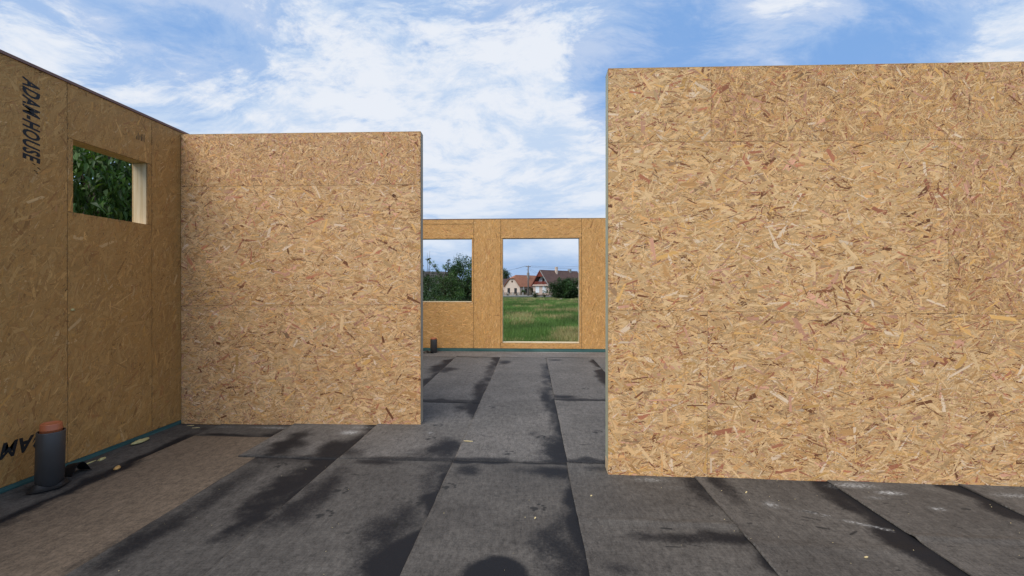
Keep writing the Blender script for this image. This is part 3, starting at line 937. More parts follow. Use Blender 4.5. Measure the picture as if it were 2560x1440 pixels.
G = 'cured foam drips along the left wall'
lump('foam_drip', M_foam, 'large pale yellow foam drip lying against the teal sill of the left wall', 'foam', (-3.545, 3.73, 0.022), 0.028, 0.095, 0.018, 0.0, 3, G)
lump('foam_drip', M_foam2, 'small orange foam crumb at the edge of the brown felt sheet', 'foam', (-3.215, 3.19, 0.014), 0.020, 0.034, 0.018, 0.4, 4, G)
lump('foam_drip', M_foam, 'little flat yellow foam crumb between the large drip and the pipe', 'foam', (-3.52, 3.36, 0.010), 0.018, 0.034, 0.012, 0.2, 5, G)
lump('foam_drip', M_foam, 'thin yellow foam smear next to the near drain pipe', 'foam', (-3.545, 3.27, 0.009), 0.010, 0.07, 0.008, 0.0, 6, G)
lump('foam_drip', M_foam, 'tiny round foam drop stuck on the left wall below the window', 'foam', (-3.617, 3.225, 1.237), 0.012, 0.016, 0.015, 0.0, 8, G, 12)


def chip(loc, L, W, rz, label, name='wood_splinter', cat='splinter', mat=M_chip, group='pale wood splinters on the floor'):
    b = MB().add([(-L / 2, -W * .2, 0), (L * .1, -W / 2, 0.001), (L / 2, 0, 0.002), (L * .15, W / 2, 0.001), (-L * .45, W * .4, 0),
                  (-L / 2, -W * .2, .004), (L * .1, -W / 2, 0.006), (L / 2, 0, 0.006), (L * .15, W / 2, 0.006), (-L * .45, W * .4, .004)],
                 [(4, 3, 2, 1, 0), (5, 6, 7, 8, 9)] + [(i, (i + 1) % 5, (i + 1) % 5 + 5, i + 5) for i in range(5)])
    return tag(b.build(name, mat, loc=loc, rot=(0, 0, rz)), label, cat, group)


chip((-0.578, 3.879, 0.020), 0.085, 0.012, math.radians(178), 'pale wood splinter lying on the felt seam in the passage')
chip((-3.47, 4.215, 0.010), 0.07, 0.010, 0.1, 'pale wood splinter in the corner of the two walls, nearer the corner')
chip((-3.36, 4.15, 0.010), 0.075, 0.010, 0.15, 'pale wood splinter in the corner of the two walls, farther from the corner')
chip((1.47, 3.02, 0.010), 0.025, 0.009, 0.8, 'tiny curled shaving on the felt near the right wall foot')
chip((1.22, 2.45, 0.012), 0.018, 0.008, 2.0, 'tiny shaving by the felt seam at the fold')
chip((0.40, 2.92, 0.011), 0.014, 0.010, 0.3, 'tiny white crumb on the felt left of the right wall foot')
chip((0.02, 2.62, 0.012), 0.016, 0.009, 1.2, 'tiny pale crumb in the middle of the central felt sheet')
chip((1.74, 2.32, 0.011), 0.022, 0.009, 0.2, 'tiny yellowish shaving near the bottom right of the floor')
cr = MB()
rs = random.Random(21)
for _ in range(80):
    x, y = rs.uniform(-2.2, 3.4), rs.uniform(1.9, 3.4)
    if rs.random() < 0.45: x, y = rs.uniform(1.3, 3.4), rs.uniform(2.1, 3.1)
    s = rs.uniform(0.001, 0.0026)
    a = rs.uniform(0, 3.14)
    c_, e = math.cos(a) * s * 1.6, math.sin(a) * s * 1.6
    z = 0.012
    cr.add([(x - c_, y - e, z), (x + e * .6, y - c_ * .6, z), (x + c_, y + e, z), (x - e * .6, y + c_ * .6, z), (x, y, z + s)], [(0, 1, 4), (1, 2, 4), (2, 3, 4), (3, 0, 4)])
tag(cr.build('sawdust_crumbs', M_chip), kind='stuff', label='fine pale sawdust crumbs scattered over the felt', cat='sawdust')

# ------------------------------------------------------------------ vegetation
def leaf_mat(name, rough=0.55, trans=0.30):
    m, nt, bs = mat_new(name)
    at = nt.new('ShaderNodeAttribute', attribute_name='tone')
    nt.l.new(at.outputs['Color'], bs.inputs['Base Color'])
    bs.inputs['Roughness'].default_value = rough
    bs.inputs['Specular IOR Level'].default_value = 0.35
    tr = nt.new('ShaderNodeBsdfTranslucent')
    nt.l.new(nt.mix(1.0, at.outputs['Color'], (1.1, 1.3, 0.6), 'MULTIPLY'), tr.inputs[0])
    mx = nt.new('ShaderNodeMixShader')
    mx.inputs[0].default_value = trans
    nt.l.new(bs.outputs[0], mx.inputs[1]); nt.l.new(tr.outputs[0], mx.inputs[2])
    nt.l.new(mx.outputs[0], m.node_tree.nodes['Material Output'].inputs[0])
    return m


M_leaf = leaf_mat('leaf')
M_blade = leaf_mat('grass_blade', 0.7, 0.25)
M_bark = simple('bark', (0.075, 0.058, 0.042), 0.9, 0.3, 14, 0.1, 0.6, (1, 1, .25))


def leaves_mesh(C, L, W, droop, tones, r, aim=None):
    """C: leaf base positions; each leaf a folded kite of 4 vertices and 2 quads-like tris"""
    n = len(C)
    a = r.uniform(0, 2 * math.pi, n)
    pit = r.normal(-droop, 0.45, n)
    D = np.stack([np.cos(a) * np.cos(pit), np.sin(a) * np.cos(pit), np.sin(pit)], -1)
    S = np.cross(D, np.array([0, 0, 1.0])); S /= (np.linalg.norm(S, axis=1, keepdims=True) + 1e-9)
    Nn = np.cross(S, D)
    rl = r.normal(0, 0.6, n)[:, None]
    S2 = S * np.cos(rl) + Nn * np.sin(rl)
    l = (L * r.uniform(0.6, 1.25, n))[:, None]
    ww = (W * r.uniform(0.7, 1.2, n))[:, None]
    up = Nn * (ww * 0.25)
    v0 = C
    v1 = C + D * l * 0.42 + S2 * ww * 0.5 + up
    v2 = C + D * l + np.array([0, 0, -1.0]) * l * 0.12
    v3 = C + D * l * 0.42 - S2 * ww * 0.5 + up
    V = np.stack([v0, v1, v2, v3], 1).reshape(-1, 3)
    i = np.arange(n) * 4
    F = np.concatenate([np.stack([i, i + 1, i + 2], -1), np.stack([i, i + 2, i + 3], -1)])
    me = np_mesh('crown', V, F)
    t = np.concatenate([np.repeat(tones, 4, 0), np.ones((n * 4, 1))], 1)
    set_attr(me, 'tone', 'FLOAT_COLOR', t)
    return me


def tones_for(n, r, base, var=0.28, warm=0.12):
    t = np.array(base)[None] * np.exp(r.normal(0, var, (n, 1)))
    t = t * (1 + np.clip(r.normal(0, warm, (n, 1)), -0.3, 0.4) * np.array([[1.4, 0.6, 0.2]]))
    return np.clip(t, 0.004, 0.4)


def tree(name, label, base, clumps, leaf_l, leaf_w, base_col, seed, per=160, droop=0.5, trunk_r=0.10, group=None, spread=1.0, cat='tree', stems=1, twigs=None):
    """clumps: list of (x,y,z,radius) relative to the base; limbs run from the trunk to every clump"""
    r = np.random.default_rng(seed)
    t = empty(name, base)
    tag(t, label, cat, group)
    tr = MB()
    zmax = max(c[2] for c in clumps)
    zt = zmax * 0.45
    for s in range(stems):
        ox, oy = (r.uniform(-.25, .25), r.uniform(-.2, .2)) if stems > 1 else (0, 0)
        top = (ox * 2.5 + r.normal(0, .05), oy * 2.5 + r.normal(0, .05), zt * r.uniform(.8, 1.1))
        tr.tube([(ox, oy, -0.25), (ox * 1.3 + .03, oy * 1.3, zt * .35), (ox * 1.8 - .02, oy * 1.8 + .02, zt * .7), top], [trunk_r * 1.25 / stems ** .5, trunk_r / stems ** .5, trunk_r * .8 / stems ** .5, trunk_r * .55 / stems ** .5], 8)
    tr.build('trunk', M_bark, t, smooth=True)
    lb_ = MB()
    for (x, y, z, rad) in clumps:
        z0 = min(zt * r.uniform(.55, .95), z * .85)
        mid = (x * .45 + r.normal(0, .06), y * .45 + r.normal(0, .06), (z0 * .45 + z * .55) + abs(x) * .06)
        rr = trunk_r * 0.38
        lb_.tube([(0, 0, z0), mid, (x, y, z)], [rr, rr * .6, rr * .18], 6)
    if twigs:
        for a, b in twigs:
            m_ = [(a[i] + b[i]) / 2 + (0.06 if i == 0 else 0) for i in range(3)]
            lb_.tube([a, m_, b], [0.018, 0.012, 0.005], 5)
    lb_.build('limbs', M_bark, t, smooth=True)
    P, T = [], []
    for (x, y, z, rad) in clumps:
        n = int(per * max(0.3, (rad / 0.5) ** 2))
        # sub-clusters give an uneven outline
        ns = max(4, int(9 * rad / 0.5))
        sc = r.normal(0, 1, (ns, 3)); sc /= np.linalg.norm(sc, axis=1, keepdims=True)
        sc = sc * (rad * r.uniform(0.25, 1.0, (ns, 1)) ** 0.6) * np.array([1, 1, 0.85])
        ci = r.integers(0, ns, n)
        q_ = np.array([[x, y, z]]) + sc[ci] + r.normal(0, 0.20 * rad * spread, (n, 3))
        P.append(q_)
        cb = np.array(base_col) * r.uniform(0.55, 1.6)
        T.append(tones_for(n, r, cb))
    P = np.concatenate(P); T = np.concatenate(T)
    P[:, 2] = np.maximum(P[:, 2], 0.02)
    me = leaves_mesh(P, leaf_l, leaf_w, droop, T, r)
    link('crown', me, M_leaf, t)
    return t


def ellipsoid_clumps(n, rx, ry, rz, cz, r, rad=(0.4, 0.7), shell=0.35):
    out = []
    for _ in range(n):
        v = r.normal(0, 1, 3); v /= np.linalg.norm(v)
        k = r.uniform(shell, 1.0) ** 0.6
        out.append((v[0] * rx * k, v[1] * ry * k, cz + v[2] * rz * k, r.uniform(*rad)))
    return out


GRN = (0.040, 0.078, 0.022)
DGRN = (0.036, 0.070, 0.024)
# tree close outside the window of the left wall
rr = np.random.default_rng(77)
tree('cherry_tree', 'leafy tree with drooping green leaves close outside the left wall window', (-8.1, 7.75, -0.30), ellipsoid_clumps(84, 2.3, 2.3, 1.75, 2.75, rr, (0.34, 0.55)), 0.17, 0.062, (0.056, 0.104, 0.024), 5, per=230, droop=0.95, trunk_r=0.14)

rr = np.random.default_rng(78)
tree('cherry_tree', 'second leafy tree half hidden behind the first one outside the left wall window', (-11.6, 11.2, -0.30), ellipsoid_clumps(60, 2.6, 2.6, 2.1, 3.0, rr, (0.5, 0.8)), 0.17, 0.07, (0.045, 0.085, 0.024), 6, per=95, droop=0.8, trunk_r=0.15)

# trees seen through the far window
TG = 'garden trees beyond the far window'
rr = np.random.default_rng(31)


def at(px, Y):
    return (px - 1330) / 1075 * Y * 1.0


tree('garden_tree', 'dense dark green tree on the right of the far window', (at(1163, 30), 30, ground_at(-4.7, 30)), ellipsoid_clumps(52, 1.45, 1.4, 1.9, 2.05, rr, (0.42, 0.62)), 0.11, 0.06, DGRN, 41, per=230, droop=0.3, trunk_r=0.10, group=TG)
rr = np.random.default_rng(32)
cl = ellipsoid_clumps(44, 1.15, 0.9, 1.2, 1.5, rr, (0.36, 0.52))
cl += [(-0.35, 0, 2.75, .30), (-0.15, 0.1, 3.05, .26), (-0.02, 0, 3.30, .24), (0.12, 0, 3.0, .28), (-0.55, 0, 2.9, .22), (-0.8, 0, 3.22, .20), (-1.0, 0.1, 3.42, .17), (-1.17, 0.1, 3.55, .14), (0.3, 0.1, 2.6, .3), (-.3, 0, 2.4, .3), (-.65, 0, 2.0, .3), (-.85, 0, 1.6, .3), (.15, 0, 3.42, .16)]
tree('garden_tree', 'leafy tree in the far window with one bough arching to the left', (at(1115, 27), 27, ground_at(-5.4, 27)), cl, 0.10, 0.055, (0.058, 0.105, 0.030), 42, per=190, droop=0.3, trunk_r=0.09, group=TG)
rr = np.random.default_rng(33)
cl = ellipsoid_clumps(52, 1.0, 0.8, 1.15, 1.35, rr, (0.32, 0.46)) + [(0.0, 0, 2.2, .22), (-.12, 0, 2.6, .2), (-.2, 0, 2.95, .16), (.1, 0, 2.35, .12)]
tree('garden_tree', 'thin tree with bare twigs at the left edge of the far window', (at(1062, 23), 23, ground_at(-5.6, 23)), cl, 0.085, 0.05, (0.052, 0.085, 0.036), 43, per=170, droop=0.3, trunk_r=0.06, group=TG,
     twigs=[((0.02, 0, 2.0), (0.22, 0, 3.75)), ((0.0, 0, 2.1), (0.08, 0, 3.65)), ((0.05, 0, 2.2), (0.24, 0, 3.1)), ((0.1, 0, 1.9), (0.2, .1, 2.9))])
rr = np.random.default_rng(34)
tree('garden_shrub', 'low dark shrub filling the bottom left of the far window', (at(1082, 21), 21, ground_at(-4.9, 21)), ellipsoid_clumps(26, 1.3, 0.8, 0.75, 0.62, rr, (0.32, 0.46)), 0.085, 0.05, DGRN, 44, per=200, droop=0.2, trunk_r=0.05, group=TG, cat='shrub', stems=3)
rr = np.random.default_rng(35)
tree('garden_shrub', 'low dark shrub below the dense tree in the far window', (at(1150, 24), 24, ground_at(-4.2, 24)), ellipsoid_clumps(26, 1.5, 0.8, 0.7, 0.55, rr, (0.28, 0.45)), 0.085, 0.05, (0.028, 0.056, 0.018), 45, per=150, droop=0.2, trunk_r=0.05, group=TG, cat='shrub', stems=3)
rr = np.random.default_rng(36)
tree('garden_shrub', 'yellowish green shrub in the middle of the far window', (at(1092, 24.5), 24.5, ground_at(-5.4, 24.5)), ellipsoid_clumps(12, 0.6, 0.5, 0.5, 1.0, rr, (0.22, 0.34)), 0.085, 0.05, (0.075, 0.10, 0.020), 46, per=120, droop=0.2, trunk_r=0.04, group=TG, cat='shrub', stems=3)
rr = np.random.default_rng(37)
tree('garden_tree', 'tree standing behind the arching bough, left of the dense tree', (at(1130, 36), 36, ground_at(-6.7, 36)), ellipsoid_clumps(30, 1.7, 1.2, 1.35, 1.45, rr, (0.42, 0.62)), 0.12, 0.07, DGRN, 47, per=150, droop=0.3, trunk_r=0.09, group=TG)

# meadow grass
r = np.random.default_rng(9)
n = 170000
Yg = 11.5 * (6.4 ** r.random(n))
Xg = Yg * r.uniform(-0.30, 0.26, n)
narrow = r.random(n) < 0.6
Xg = np.where(narrow, Yg * r.uniform(-0.085, 0.125, n), Xg)
bmp = (fbm(Xg * 0.35, Yg * 0.35, 3) - 0.5) * 0.16 * sstep(11, 16, Yg)
Zg = gz(Yg) + bmp
dryp = fbm(Xg * 0.55 + 3.3, Yg * 0.26, 17, 5, 0.62)
dry = sstep(0.48, 0.72, dryp + 0.10 * sstep(0.0, 3.0, Xg) * sstep(40, 24, Yg) - 0.04 + 0.12 * sstep(52, 66, Yg) + 0.05 * sstep(21, 14, Yg))
hgt = (0.16 + 0.20 * fbm(Xg * 0.8, Yg * 0.8, 23)) * r.uniform(0.5, 1.3, n) * (1 + 0.25 * dry)
wid = (0.006 + 0.00055 * Yg) * r.uniform(0.6, 1.3, n)
a = r.uniform(0, 6.283, n)
lean = r.normal(0, 0.35, (n, 2)) * hgt[:, None]
b0 = np.stack([Xg - np.cos(a) * wid, Yg - np.sin(a) * wid, Zg - 0.03], -1)
b1 = np.stack([Xg + np.cos(a) * wid, Yg + np.sin(a) * wid, Zg - 0.03], -1)
tp = np.stack([Xg + lean[:, 0], Yg + lean[:, 1], Zg + hgt], -1)
V = np.stack([b0, b1, tp], 1).reshape(-1, 3)
gcol = np.where((r.random(n) < dry * 0.85)[:, None], np.array([[0.36, 0.29, 0.14]]), np.array([[0.105, 0.185, 0.044]]))
patch = (fbm(Xg * 0.5, Yg * 0.35, 29, 4) - 0.5)[:, None]
gcol = gcol * np.exp(r.normal(0, 0.25, (n, 1))) * (1 + patch * 1.1)
me = np_mesh('meadow_grass', V, np.arange(n * 3).reshape(-1, 3))
set_attr(me, 'tone', 'FLOAT_COLOR', np.concatenate([np.repeat(np.clip(gcol, .005, .5), 3, 0), np.ones((n * 3, 1))], 1))
tag(link('meadow_grass', me, M_blade), 'tall green and straw coloured grass of the meadow', 'grass', kind='stuff')

# ------------------------------------------------------------------ village beyond the meadow
def P(px, py, Y):
    """point at depth Y whose direction is that of the given photograph coordinates (used for placing the far houses)"""
    yaw = math.atan(50 / 1075)
    dx, dy, dz = (px - 1280) / 1075, 1.0, (718 - py) / 1075
    X_, Y_ = math.cos(yaw) * dx - math.sin(yaw), math.sin(yaw) * dx + math.cos(yaw)
    s = Y / Y_
    return Vector((X_ * s, Y, CAM_H + dz * s))


M_cream = simple('cream_plaster', (0.64, 0.51, 0.42), 0.9, 0.08, 1.5)
M_pink = simple('pink_plaster', (0.56, 0.42, 0.35), 0.9, 0.08, 1.5)
M_white = simple('white_paint', (0.72, 0.74, 0.76), 0.6, 0.06, 3)
M_redwood = simple('red_boards', (0.20, 0.045, 0.030), 0.6, 0.2, 3, stretch=(6, 6, .5))
M_brownw = simple('brown_wood', (0.07, 0.040, 0.028), 0.7, 0.2, 4)
M_glass = simple('dark_glass', (0.03, 0.035, 0.04), 0.15, 0.1, 2, 0.6)
M_conc = simple('concrete', (0.30, 0.29, 0.27), 0.9, 0.15, 4, 0.2, 0.2)
M_asph = simple('asphalt', (0.06, 0.06, 0.062), 0.9, 0.15, 6)


def tiles(name, c1, c2, pitch=0.32):
    m, nt, bs = mat_new(name)
    co = obj_co(nt)
    n = nt.noise(co, 1.3, 6, 0.7)
    n2 = nt.noise(nt.mapping(co, (5, 5, 3)), 1.0, 3, 0.7)
    wv = nt.new('ShaderNodeTexWave', bands_direction='Z')
    nt.l.new(co, wv.inputs[0]); wv.inputs['Scale'].default_value = 0.9; wv.inputs['Distortion'].default_value = 0.6
    f = nt.math('ADD', nt.math('MULTIPLY', n, 0.6), nt.math('MULTIPLY', n2, 0.4))
    c = nt.mix(nt.remap(f, 0.36, 0.64), c1, c2)
    c = nt.mix(nt.math('MULTIPLY', nt.remap(wv.outputs['Fac'], 0.0, 0.35, 1, 0), 0.35), c, (c1[0] * .4, c1[1] * .4, c1[2] * .4))
    nt.l.new(c, bs.inputs['Base Color'])
    bs.inputs['Roughness'].default_value = 0.85
    return m


M_tile_o = tiles('orange_tiles', (0.22, 0.085, 0.045), (0.34, 0.14, 0.075))
M_tile_b = tiles('brown_tiles', (0.072, 0.038, 0.031), (0.120, 0.067, 0.054))
M_tile_g = tiles('grey_tiles', (0.045, 0.037, 0.035), (0.075, 0.062, 0.058))


def slab(poly, t, name, mat, parent):
    """thick panel from a planar polygon (list of points), extruded down its normal"""
    pts = [Vector(q) for q in poly]
    nrm = (pts[1] - pts[0]).cross(pts[2] - pts[0]).normalized()
    n = len(pts)
    vs = pts + [q - nrm * t for q in pts]
    fs = [tuple(range(n)), tuple(range(2 * n - 1, n - 1, -1))] + [(i, i + n, (i + 1) % n + n, (i + 1) % n) for i in range(n)]
    return MB().add(vs, fs).build(name, mat, parent)


def window(parent, x, z, wd, ht, y, frame_mat, pane_mat, side=None, name='window'):
    """window on the gable (y plane) or, with side=x plane, on the long wall (x then means y)"""
    f = MB(); pn = MB()
    t = 0.09
    if side is None:
        f.box(x - wd / 2, x - wd / 2 + t, y - .06, y, z, z + ht).box(x + wd / 2 - t, x + wd / 2, y - .06, y, z, z + ht).box(x - wd / 2 + t, x + wd / 2 - t, y - .06, y, z, z + t).box(x - wd / 2 + t, x + wd / 2 - t, y - .06, y, z + ht - t, z + ht).box(x - .03, x + .03, y - .055, y - .001, z + t, z + ht - t)
        o = f.build(name, frame_mat, parent)
        pn.box(x - wd / 2 + t, x + wd / 2 - t, y - .03, y - .002, z + t, z + ht - t).build('pane', pane_mat, o)
        MB().box(x - wd / 2 - .08, x + wd / 2 + .08, y - .14, y - .001, z - .08, z - .002).build('sill', frame_mat, o)
    else:
        f.box(side, side + .06, x - wd / 2, x - wd / 2 + t, z, z + ht).box(side, side + .06, x + wd / 2 - t, x + wd / 2, z, z + ht).box(side, side + .06, x - wd / 2 + t, x + wd / 2 - t, z + ht - t, z + ht).box(side, side + .06, x - wd / 2 + t, x + wd / 2 - t, z, z + t)
        o = f.build(name, frame_mat, parent)
        pn.box(side + .002, side + .03, x - wd / 2 + t, x + wd / 2 - t, z + t, z + ht - t).build('pane', pane_mat, o)
    return o


D1 = 135.0
# cream house with half-hipped orange roof
o1 = P(1280.5, 740, D1)
h1 = empty('village_house', (o1.x, o1.y, o1.z), math.radians(-35))
tag(h1, 'small cream house with an orange tiled half hipped roof behind the utility pole', 'house', 'village houses across the meadow')
W1, L1, E1, R1, C1 = 6.0, 13.0, 3.15, 6.55, 5.45
hw = W1 / 2
xc = hw * (R1 - C1) / (R1 - E1)
MB().prism([(-hw, -.6), (hw, -.6), (hw, E1), (xc, C1), (-xc, C1), (-hw, E1)], 0, L1).build('wall', M_cream, h1)
ov = 0.35
sl = (R1 - E1) / hw
ez = E1 - ov * sl
t = 0.14
yh = 1.9   # start of the ridge behind the half hip
roof = slab([(hw + ov, -ov, ez + t), (hw + ov, L1 + ov, ez + t), (0, L1 + ov, R1 + t), (0, yh, R1 + t), (xc + .05, -ov, C1 + t)], 0.16, 'roof', M_tile_o, h1)
slab([(-hw - ov, L1 + ov, ez + t), (-hw - ov, -ov, ez + t), (-xc - .05, -ov, C1 + t), (0, yh, R1 + t), (0, L1 + ov, R1 + t)], 0.16, 'roof', M_tile_o, h1)
slab([(-xc - .1, -ov - .05, C1 + t - .05), (xc + .1, -ov - .05, C1 + t - .05), (0, yh, R1 + t + .02)], 0.14, 'hip', M_tile_o, h1)
MB().box(0.5, 1.1, 7.2, 7.8, R1 - 1.0, R1 + 0.95).build('chimney', M_conc, roof)
window(h1, -1.35, 0.95, 1.0, 1.55, 0, M_brownw, M_glass)
window(h1, 1.35, 0.95, 1.0, 1.55, 0, M_brownw, M_glass)
MB().tube([(0, -0.05, 4.55), (0, 0.05, 4.55)], 0.32, 16).build('vent', M_brownw, h1)
MB().box(hw + .002, hw + .10, 6.4, 7.6, -.4, 2.1).build('door', M_brownw, h1)
window(h1, 3.2, 1.0, 1.0, 1.3, None, M_brownw, M_glass, side=hw + .002)
slab([(hw + 2.0, 4.6, 2.5), (hw + 2.0, 9.4, 2.5), (hw + .02, 9.4, 3.1), (hw + .02, 4.6, 3.1)], 0.1, 'porch_roof', M_tile_b, h1)
for yy in (4.8, 9.2):
    MB().box(hw + 1.8, hw + 1.95, yy - .07, yy + .07, -.6, 2.42).build('porch_post', M_brownw, h1)
MB().box(hw + 0.1, hw + 0.32, 1.5, 1.72, -0.4, 3.0).build('downpipe', M_white, h1)

# pink house with balcony in the red gable
o2 = P(1352.5, 741, 128.0)
h2 = empty('village_house', (o2.x, o2.y, o2.z), math.radians(-45))
tag(h2, 'pink house with red boarded gable, balcony and long dark brown roof', 'house', 'village houses across the meadow')
W2, L2, E2, R2 = 6.6, 16.5, 3.45, 7.7
hw = W2 / 2
sl = (R2 - E2) / hw
MB().prism([(-hw, -.6), (hw, -.6), (hw, E2), (-hw, E2)], 0, L2).build('wall', M_pink, h2)
MB().prism([(-hw + .3, E2 + .002), (hw - .3, E2 + .002), (0, R2 - .35)], 1.1, L2 - .1).build('gable_wall', M_white, h2)
ov = 0.45
ez = E2 - ov * sl
rf = slab([(hw + ov, -.5, ez + .2), (hw + ov, L2 + .4, ez + .2), (0, L2 + .4, R2 + .2), (0, -.5, R2 + .2)], 0.2, 'roof', M_tile_b, h2)
slab([(-hw - ov, L2 + .4, ez + .2), (-hw - ov, -.5, ez + .2), (0, -.5, R2 + .2), (0, L2 + .4, R2 + .2)], 0.2, 'roof', M_tile_b, h2)
slab([(hw + ov, -.56, ez + .26), (0, -.56, R2 + .26), (0, -.56, R2 - .12), (hw + ov - .02, -.56, ez - .05)], 0.07, 'bargeboard', M_conc, h2)
slab([(0, -.56, R2 + .26), (-hw - ov, -.56, ez + .26), (-hw - ov + .02, -.56, ez - .05), (0, -.56, R2 - .12)], 0.07, 'bargeboard', M_redwood, h2)
zc = 5.9
xx = (R2 - zc) / sl
MB().prism([(-xx, zc), (xx, zc), (0, R2 - .05)], -.40, -.30).build('gable_boards', M_redwood, h2)
slab([(-hw + .05, -.4, E2 + .15), (-hw + .05, 1.09, E2 + .15), (-.05, 1.09, R2 - .05), (-.05, -.29, R2 - .05)][::-1], 0.03, 'soffit_lining', M_redwood, h2)
slab([(hw - .05, -.4, E2 + .15), (hw - .05, 1.09, E2 + .15), (.05, 1.09, R2 - .05), (.05, -.29, R2 - .05)], 0.03, 'soffit_lining', M_redwood, h2)
bal = MB().box(-hw + .25, hw - .25, -.32, -.24, E2 + .85, E2 + .98)
xb = -hw + .35
while xb < hw - .35:
    bal.box(xb, xb + .14, -.31, -.26, E2 + .13, E2 + .849)
    xb += .2
bal.build('balcony_railing', M_redwood, h2)
MB().box(-hw - .1, hw + .1, -.36, -.003, E2 - .35, E2 + .10).build('cornice', M_pink, h2)
MB().box(-.45, .45, 1.0, 1.095, E2 + .12, E2 + 1.95).build('balcony_door', M_brownw, h2)
for xw in (-1.45, 1.45):
    window(h2, xw, 1.2, 1.5, 1.75, 0, M_white, M_white)
MB().box(-hw - .02, hw + .02, -.08, -.002, -.6, .55).build('plinth', M_brownw, h2)
MB().box(0.3, .95, 5.8, 6.45, R2 - 1, R2 + 1.25).build('chimney', M_cream, rf)
MB().box(-.4, .5, 12.6, 13.4, R2 - 1, R2 + .75).build('chimney', M_conc, rf)
window(h2, 5.0, 1.2, 1.4, 1.6, None, M_white, M_glass, side=hw + .002)
window(h2, 10.0, 1.2, 1.4, 1.6, None, M_white, M_glass, side=hw + .002)


def plain_house(label, org, rz, Wd, L, E, R, wall, rmat, group='village houses across the meadow'):
    h = empty('village_house', org, rz)
    tag(h, label, 'house', group)
    hw = Wd / 2
    MB().prism([(-hw, -.8), (hw, -.8), (hw, E), (0, R), (-hw, E)], 0, L).build('wall', wall, h)
    s = (R - E) / hw
    o = .4
    z = E - o * s
    slab([(hw + o, -o, z + .16), (hw + o, L + o, z + .16), (0, L + o, R + .16), (0, -o, R + .16)], .16, 'roof', rmat, h)
    slab([(-hw - o, L + o, z + .16), (-hw - o, -o, z + .16), (0, -o, R + .16), (0, L + o, R + .16)], .16, 'roof', rmat, h)
    for xw in (-Wd * .23, Wd * .23):
        window(h, xw, .9, 1.0, 1.3, 0, M_brownw, M_glass)
    return h


o3 = P(1470, 744, 112.0)
plain_house('dark gabled house showing only its roof edge at the right of the tall opening', (o3.x, o3.y, o3.z), math.radians(-38), 7.5, 14, 3.3, 7.0, M_pink, M_tile_b)
o4 = P(1246, 741, 150.0)
plain_house('dark roofed house at the left edge of the tall opening', (o4.x, o4.y, o4.z), math.radians(-28), 7.0, 14, 3.0, 6.1, M_pink, M_tile_b)
o5 = P(1028, 741, 58.0)
plain_house('grey roofed house half hidden behind the trees of the far window', (o5.x, o5.y, o5.z), math.radians(-55), 6.0, 6.0, 1.7, 3.3, M_conc, M_tile_g)

# street and pavement in front of the houses
def strip(name, y0, y1, z, mat, label, x0=-160, x1=160):
    b = MB()
    n = 2
    b.box(x0, x1, y0, y1, z - .4, z)
    return tag(b.build(name, mat), label, kind='structure')


strip('road', 113.5, 118.5, float(gz(116)) + 0.07, M_asph, 'village street running across behind the meadow')
strip('pavement', 119.0, 120.8, float(gz(120)) + 0.19, M_conc, 'pale concrete pavement along the village street')

# fence in front of the cream house
fo = P(1258, 741, 122.0)
fence = empty('garden_fence', (fo.x, 122.0, float(gz(122))))
tag(fence, 'low dark garden fence with stone posts in front of the cream house', 'fence')
flen = (P(1332, 741, 122).x - fo.x)
npst = 6
for i in range(npst + 1):
    x = flen * i / npst
    MB().box(x - .16, x + .16, -.16, .16, -.3, 1.15).build('post', M_conc, fence)
    if i < npst:
        L = flen / npst
        MB().box(x + .17, x + L - .17, -.10, .10, -.3, .38).build('plinth', M_conc, fence)
        for zr in (.60, .98):
            MB().box(x + .165, x + L - .165, -.03, .03, zr, zr + .08).build('rail', M_brownw, fence)
        pk = MB()
        xx = x + .25
        while xx < x + L - .25:
            pk.box(xx, xx + .07, -.055, -.031, .42, 1.10)
            xx += .19
        pk.build('pickets', M_brownw, fence)

# utility pole and wires
pb = P(1320.5, 741, 121.5)
pt = P(1320.5, 664, 121.5)
pole = empty('utility_pole', (pb.x, pb.y, pb.z))
tag(pole, 'tall grey utility pole with a short crossarm in front of the houses', 'utility pole')
ph = pt.z - pb.z
MB().tube([(0, 0, -.5), (0, 0, ph)], [.24, .15], 10).build('shaft', simple('pole_wood', (0.16, 0.14, 0.125), .9, .2, 3), pole, smooth=True)
MB().box(-.75, .75, -.07, .07, ph - .35, ph - .22).build('crossarm', M_brownw, pole)
MB().box(-.45, .0, .08, .18, ph - 1.25, ph - 1.15).build('bracket', M_brownw, pole)
for x in (-.68, -.25, .25, .68):
    MB().tube([(x, 0, ph - .22), (x, 0, ph - .05)], [.04, .06], 8).build('insulator', M_white, pole)


def wire(a, b, sag, label, rad=0.022):
    pts = [(Vector(a) * (1 - t_) + Vector(b) * t_) - Vector((0, 0, sag * 4 * t_ * (1 - t_))) for t_ in [i / 14 for i in range(15)]]
    tag(MB().tube(pts, rad, 5).build('overhead_wire', M_brownw), label, 'wire', 'overhead wires of the utility pole')


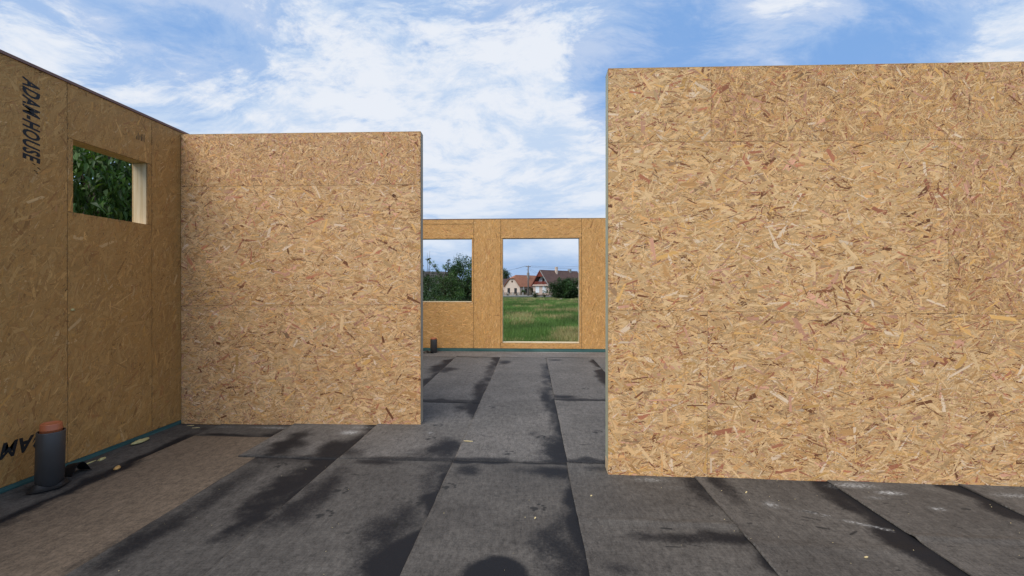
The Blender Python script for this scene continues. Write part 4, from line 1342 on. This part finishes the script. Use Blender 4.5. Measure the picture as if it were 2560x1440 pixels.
tp_ = Vector((pb.x, pb.y, pt.z - .06))
wire(tp_ + Vector((-.68, 0, 0)), P(1150, 690, 150), .9, 'overhead wire running left from the crossarm, the outer one')
wire(tp_ + Vector((-.25, 0, 0)), P(1152, 686, 152), .9, 'overhead wire running left from the crossarm, the inner one')
wire(tp_ + Vector((.68, 0, 0)), P(1560, 650, 105), .9, 'upper overhead wire running right from the crossarm')
wire(tp_ + Vector((.25, 0, -.3)), P(1560, 656, 106), .9, 'lower overhead wire running right from the crossarm')
wire(tp_ + Vector((.1, 0, -.6)), P(1350, 688, 129), .5, 'thin drop wire slanting down to the balcony house, steeper one', 0.016)
wire(tp_ + Vector((.1, 0, -.4)), P(1362, 686, 131), .5, 'thin drop wire slanting down to the balcony house, flatter one', 0.016)

# bushes and trees by the street
BG = 'bushes at the far edge of the meadow'
rr = np.random.default_rng(61)
bp = P(1412, 750, 74)
cl = ellipsoid_clumps(60, 3.0, 1.6, 1.55, 1.5, rr, (0.6, 0.95)) + [(-0.6, 0, 3.1, .7), (-1.1, 0, 3.5, .5), (1.0, 0, 3.2, .8), (1.8, 0, 3.3, .7), (0.3, 0, 3.0, .8), (2.6, 0, 2.8, .8), (-2.0, 0, 2.5, .7), (-3.0, 0, 1.3, .6), (-3.5, 0, .8, .5)]
tree('big_bush', 'big dark spreading bush at the right of the meadow', (bp.x, bp.y, ground_at(bp.x, bp.y)), cl, 0.26, 0.10, DGRN, 62, per=95, droop=0.1, trunk_r=0.12, group=BG, cat='bush', stems=4)
rr = np.random.default_rng(63)
bp = P(1336.5, 745, 88)
tree('small_bush', 'small dark bush at the foot of the utility pole', (bp.x, bp.y, ground_at(bp.x, bp.y)), ellipsoid_clumps(16, .55, .5, .6, .7, rr, (0.3, 0.45)), 0.2, 0.09, DGRN, 64, per=80, droop=0.1, trunk_r=0.05, group=BG, cat='bush', stems=3)
rr = np.random.default_rng(65)
bp = P(1309, 742, 118.8)
tree('small_bush', 'little round garden bush behind the fence', (bp.x, bp.y + 4, ground_at(bp.x, bp.y)), ellipsoid_clumps(14, .7, .6, .6, 1.1, rr, (0.35, 0.5)), 0.24, 0.12, GRN, 66, per=70, droop=0.1, trunk_r=0.05, group=BG, cat='bush')
rr = np.random.default_rng(67)
bp = P(1257, 741, 165)
tree('street_tree', 'tall tree rising behind the houses at the left of the tall opening', (bp.x, bp.y, -1.3), ellipsoid_clumps(46, 2.4, 2.2, 3.6, 6.2, rr, (0.9, 1.3)), 0.42, 0.24, (0.040, 0.070, 0.032), 68, per=26, droop=0.3, trunk_r=0.25)
rr = np.random.default_rng(69)
bp = P(1480, 748, 78)
tree('big_bush', 'dark bush mostly hidden by the right edge of the tall opening', (bp.x, bp.y, ground_at(bp.x, bp.y)), ellipsoid_clumps(40, 2.6, 1.6, 1.5, 1.5, rr, (0.6, 0.95)), 0.26, 0.10, DGRN, 70, per=90, droop=0.1, trunk_r=0.12, group=BG, cat='bush', stems=4)
bp = P(1402, 752, 69)
lump('rubble_heap', M_conc, 'small pale heap of rubble in front of the big bush', 'rubble', (bp.x, bp.y, ground_at(bp.x, bp.y) + 0.02), 0.42, 0.3, 0.22, 0.0, 14)
rr = np.random.default_rng(71)
for i, (px, Yd, hh, lab) in enumerate([(1268, 119, .55, 'flowering plant pot mound left in front of the fence'), (1292, 119, .5, 'plant mound right in front of the fence')]):
    bp = P(px, 742, 121.0)
    tree('garden_plant', lab, (bp.x, 121.3, float(gz(121)) + .1), ellipsoid_clumps(5, .35, .2, .2, hh, rr, (0.25, 0.3)), 0.2, 0.12, (0.06, 0.05, 0.03), 80 + i, per=40, droop=0.1, trunk_r=0.03, cat='plant', group='plants along the garden fence')
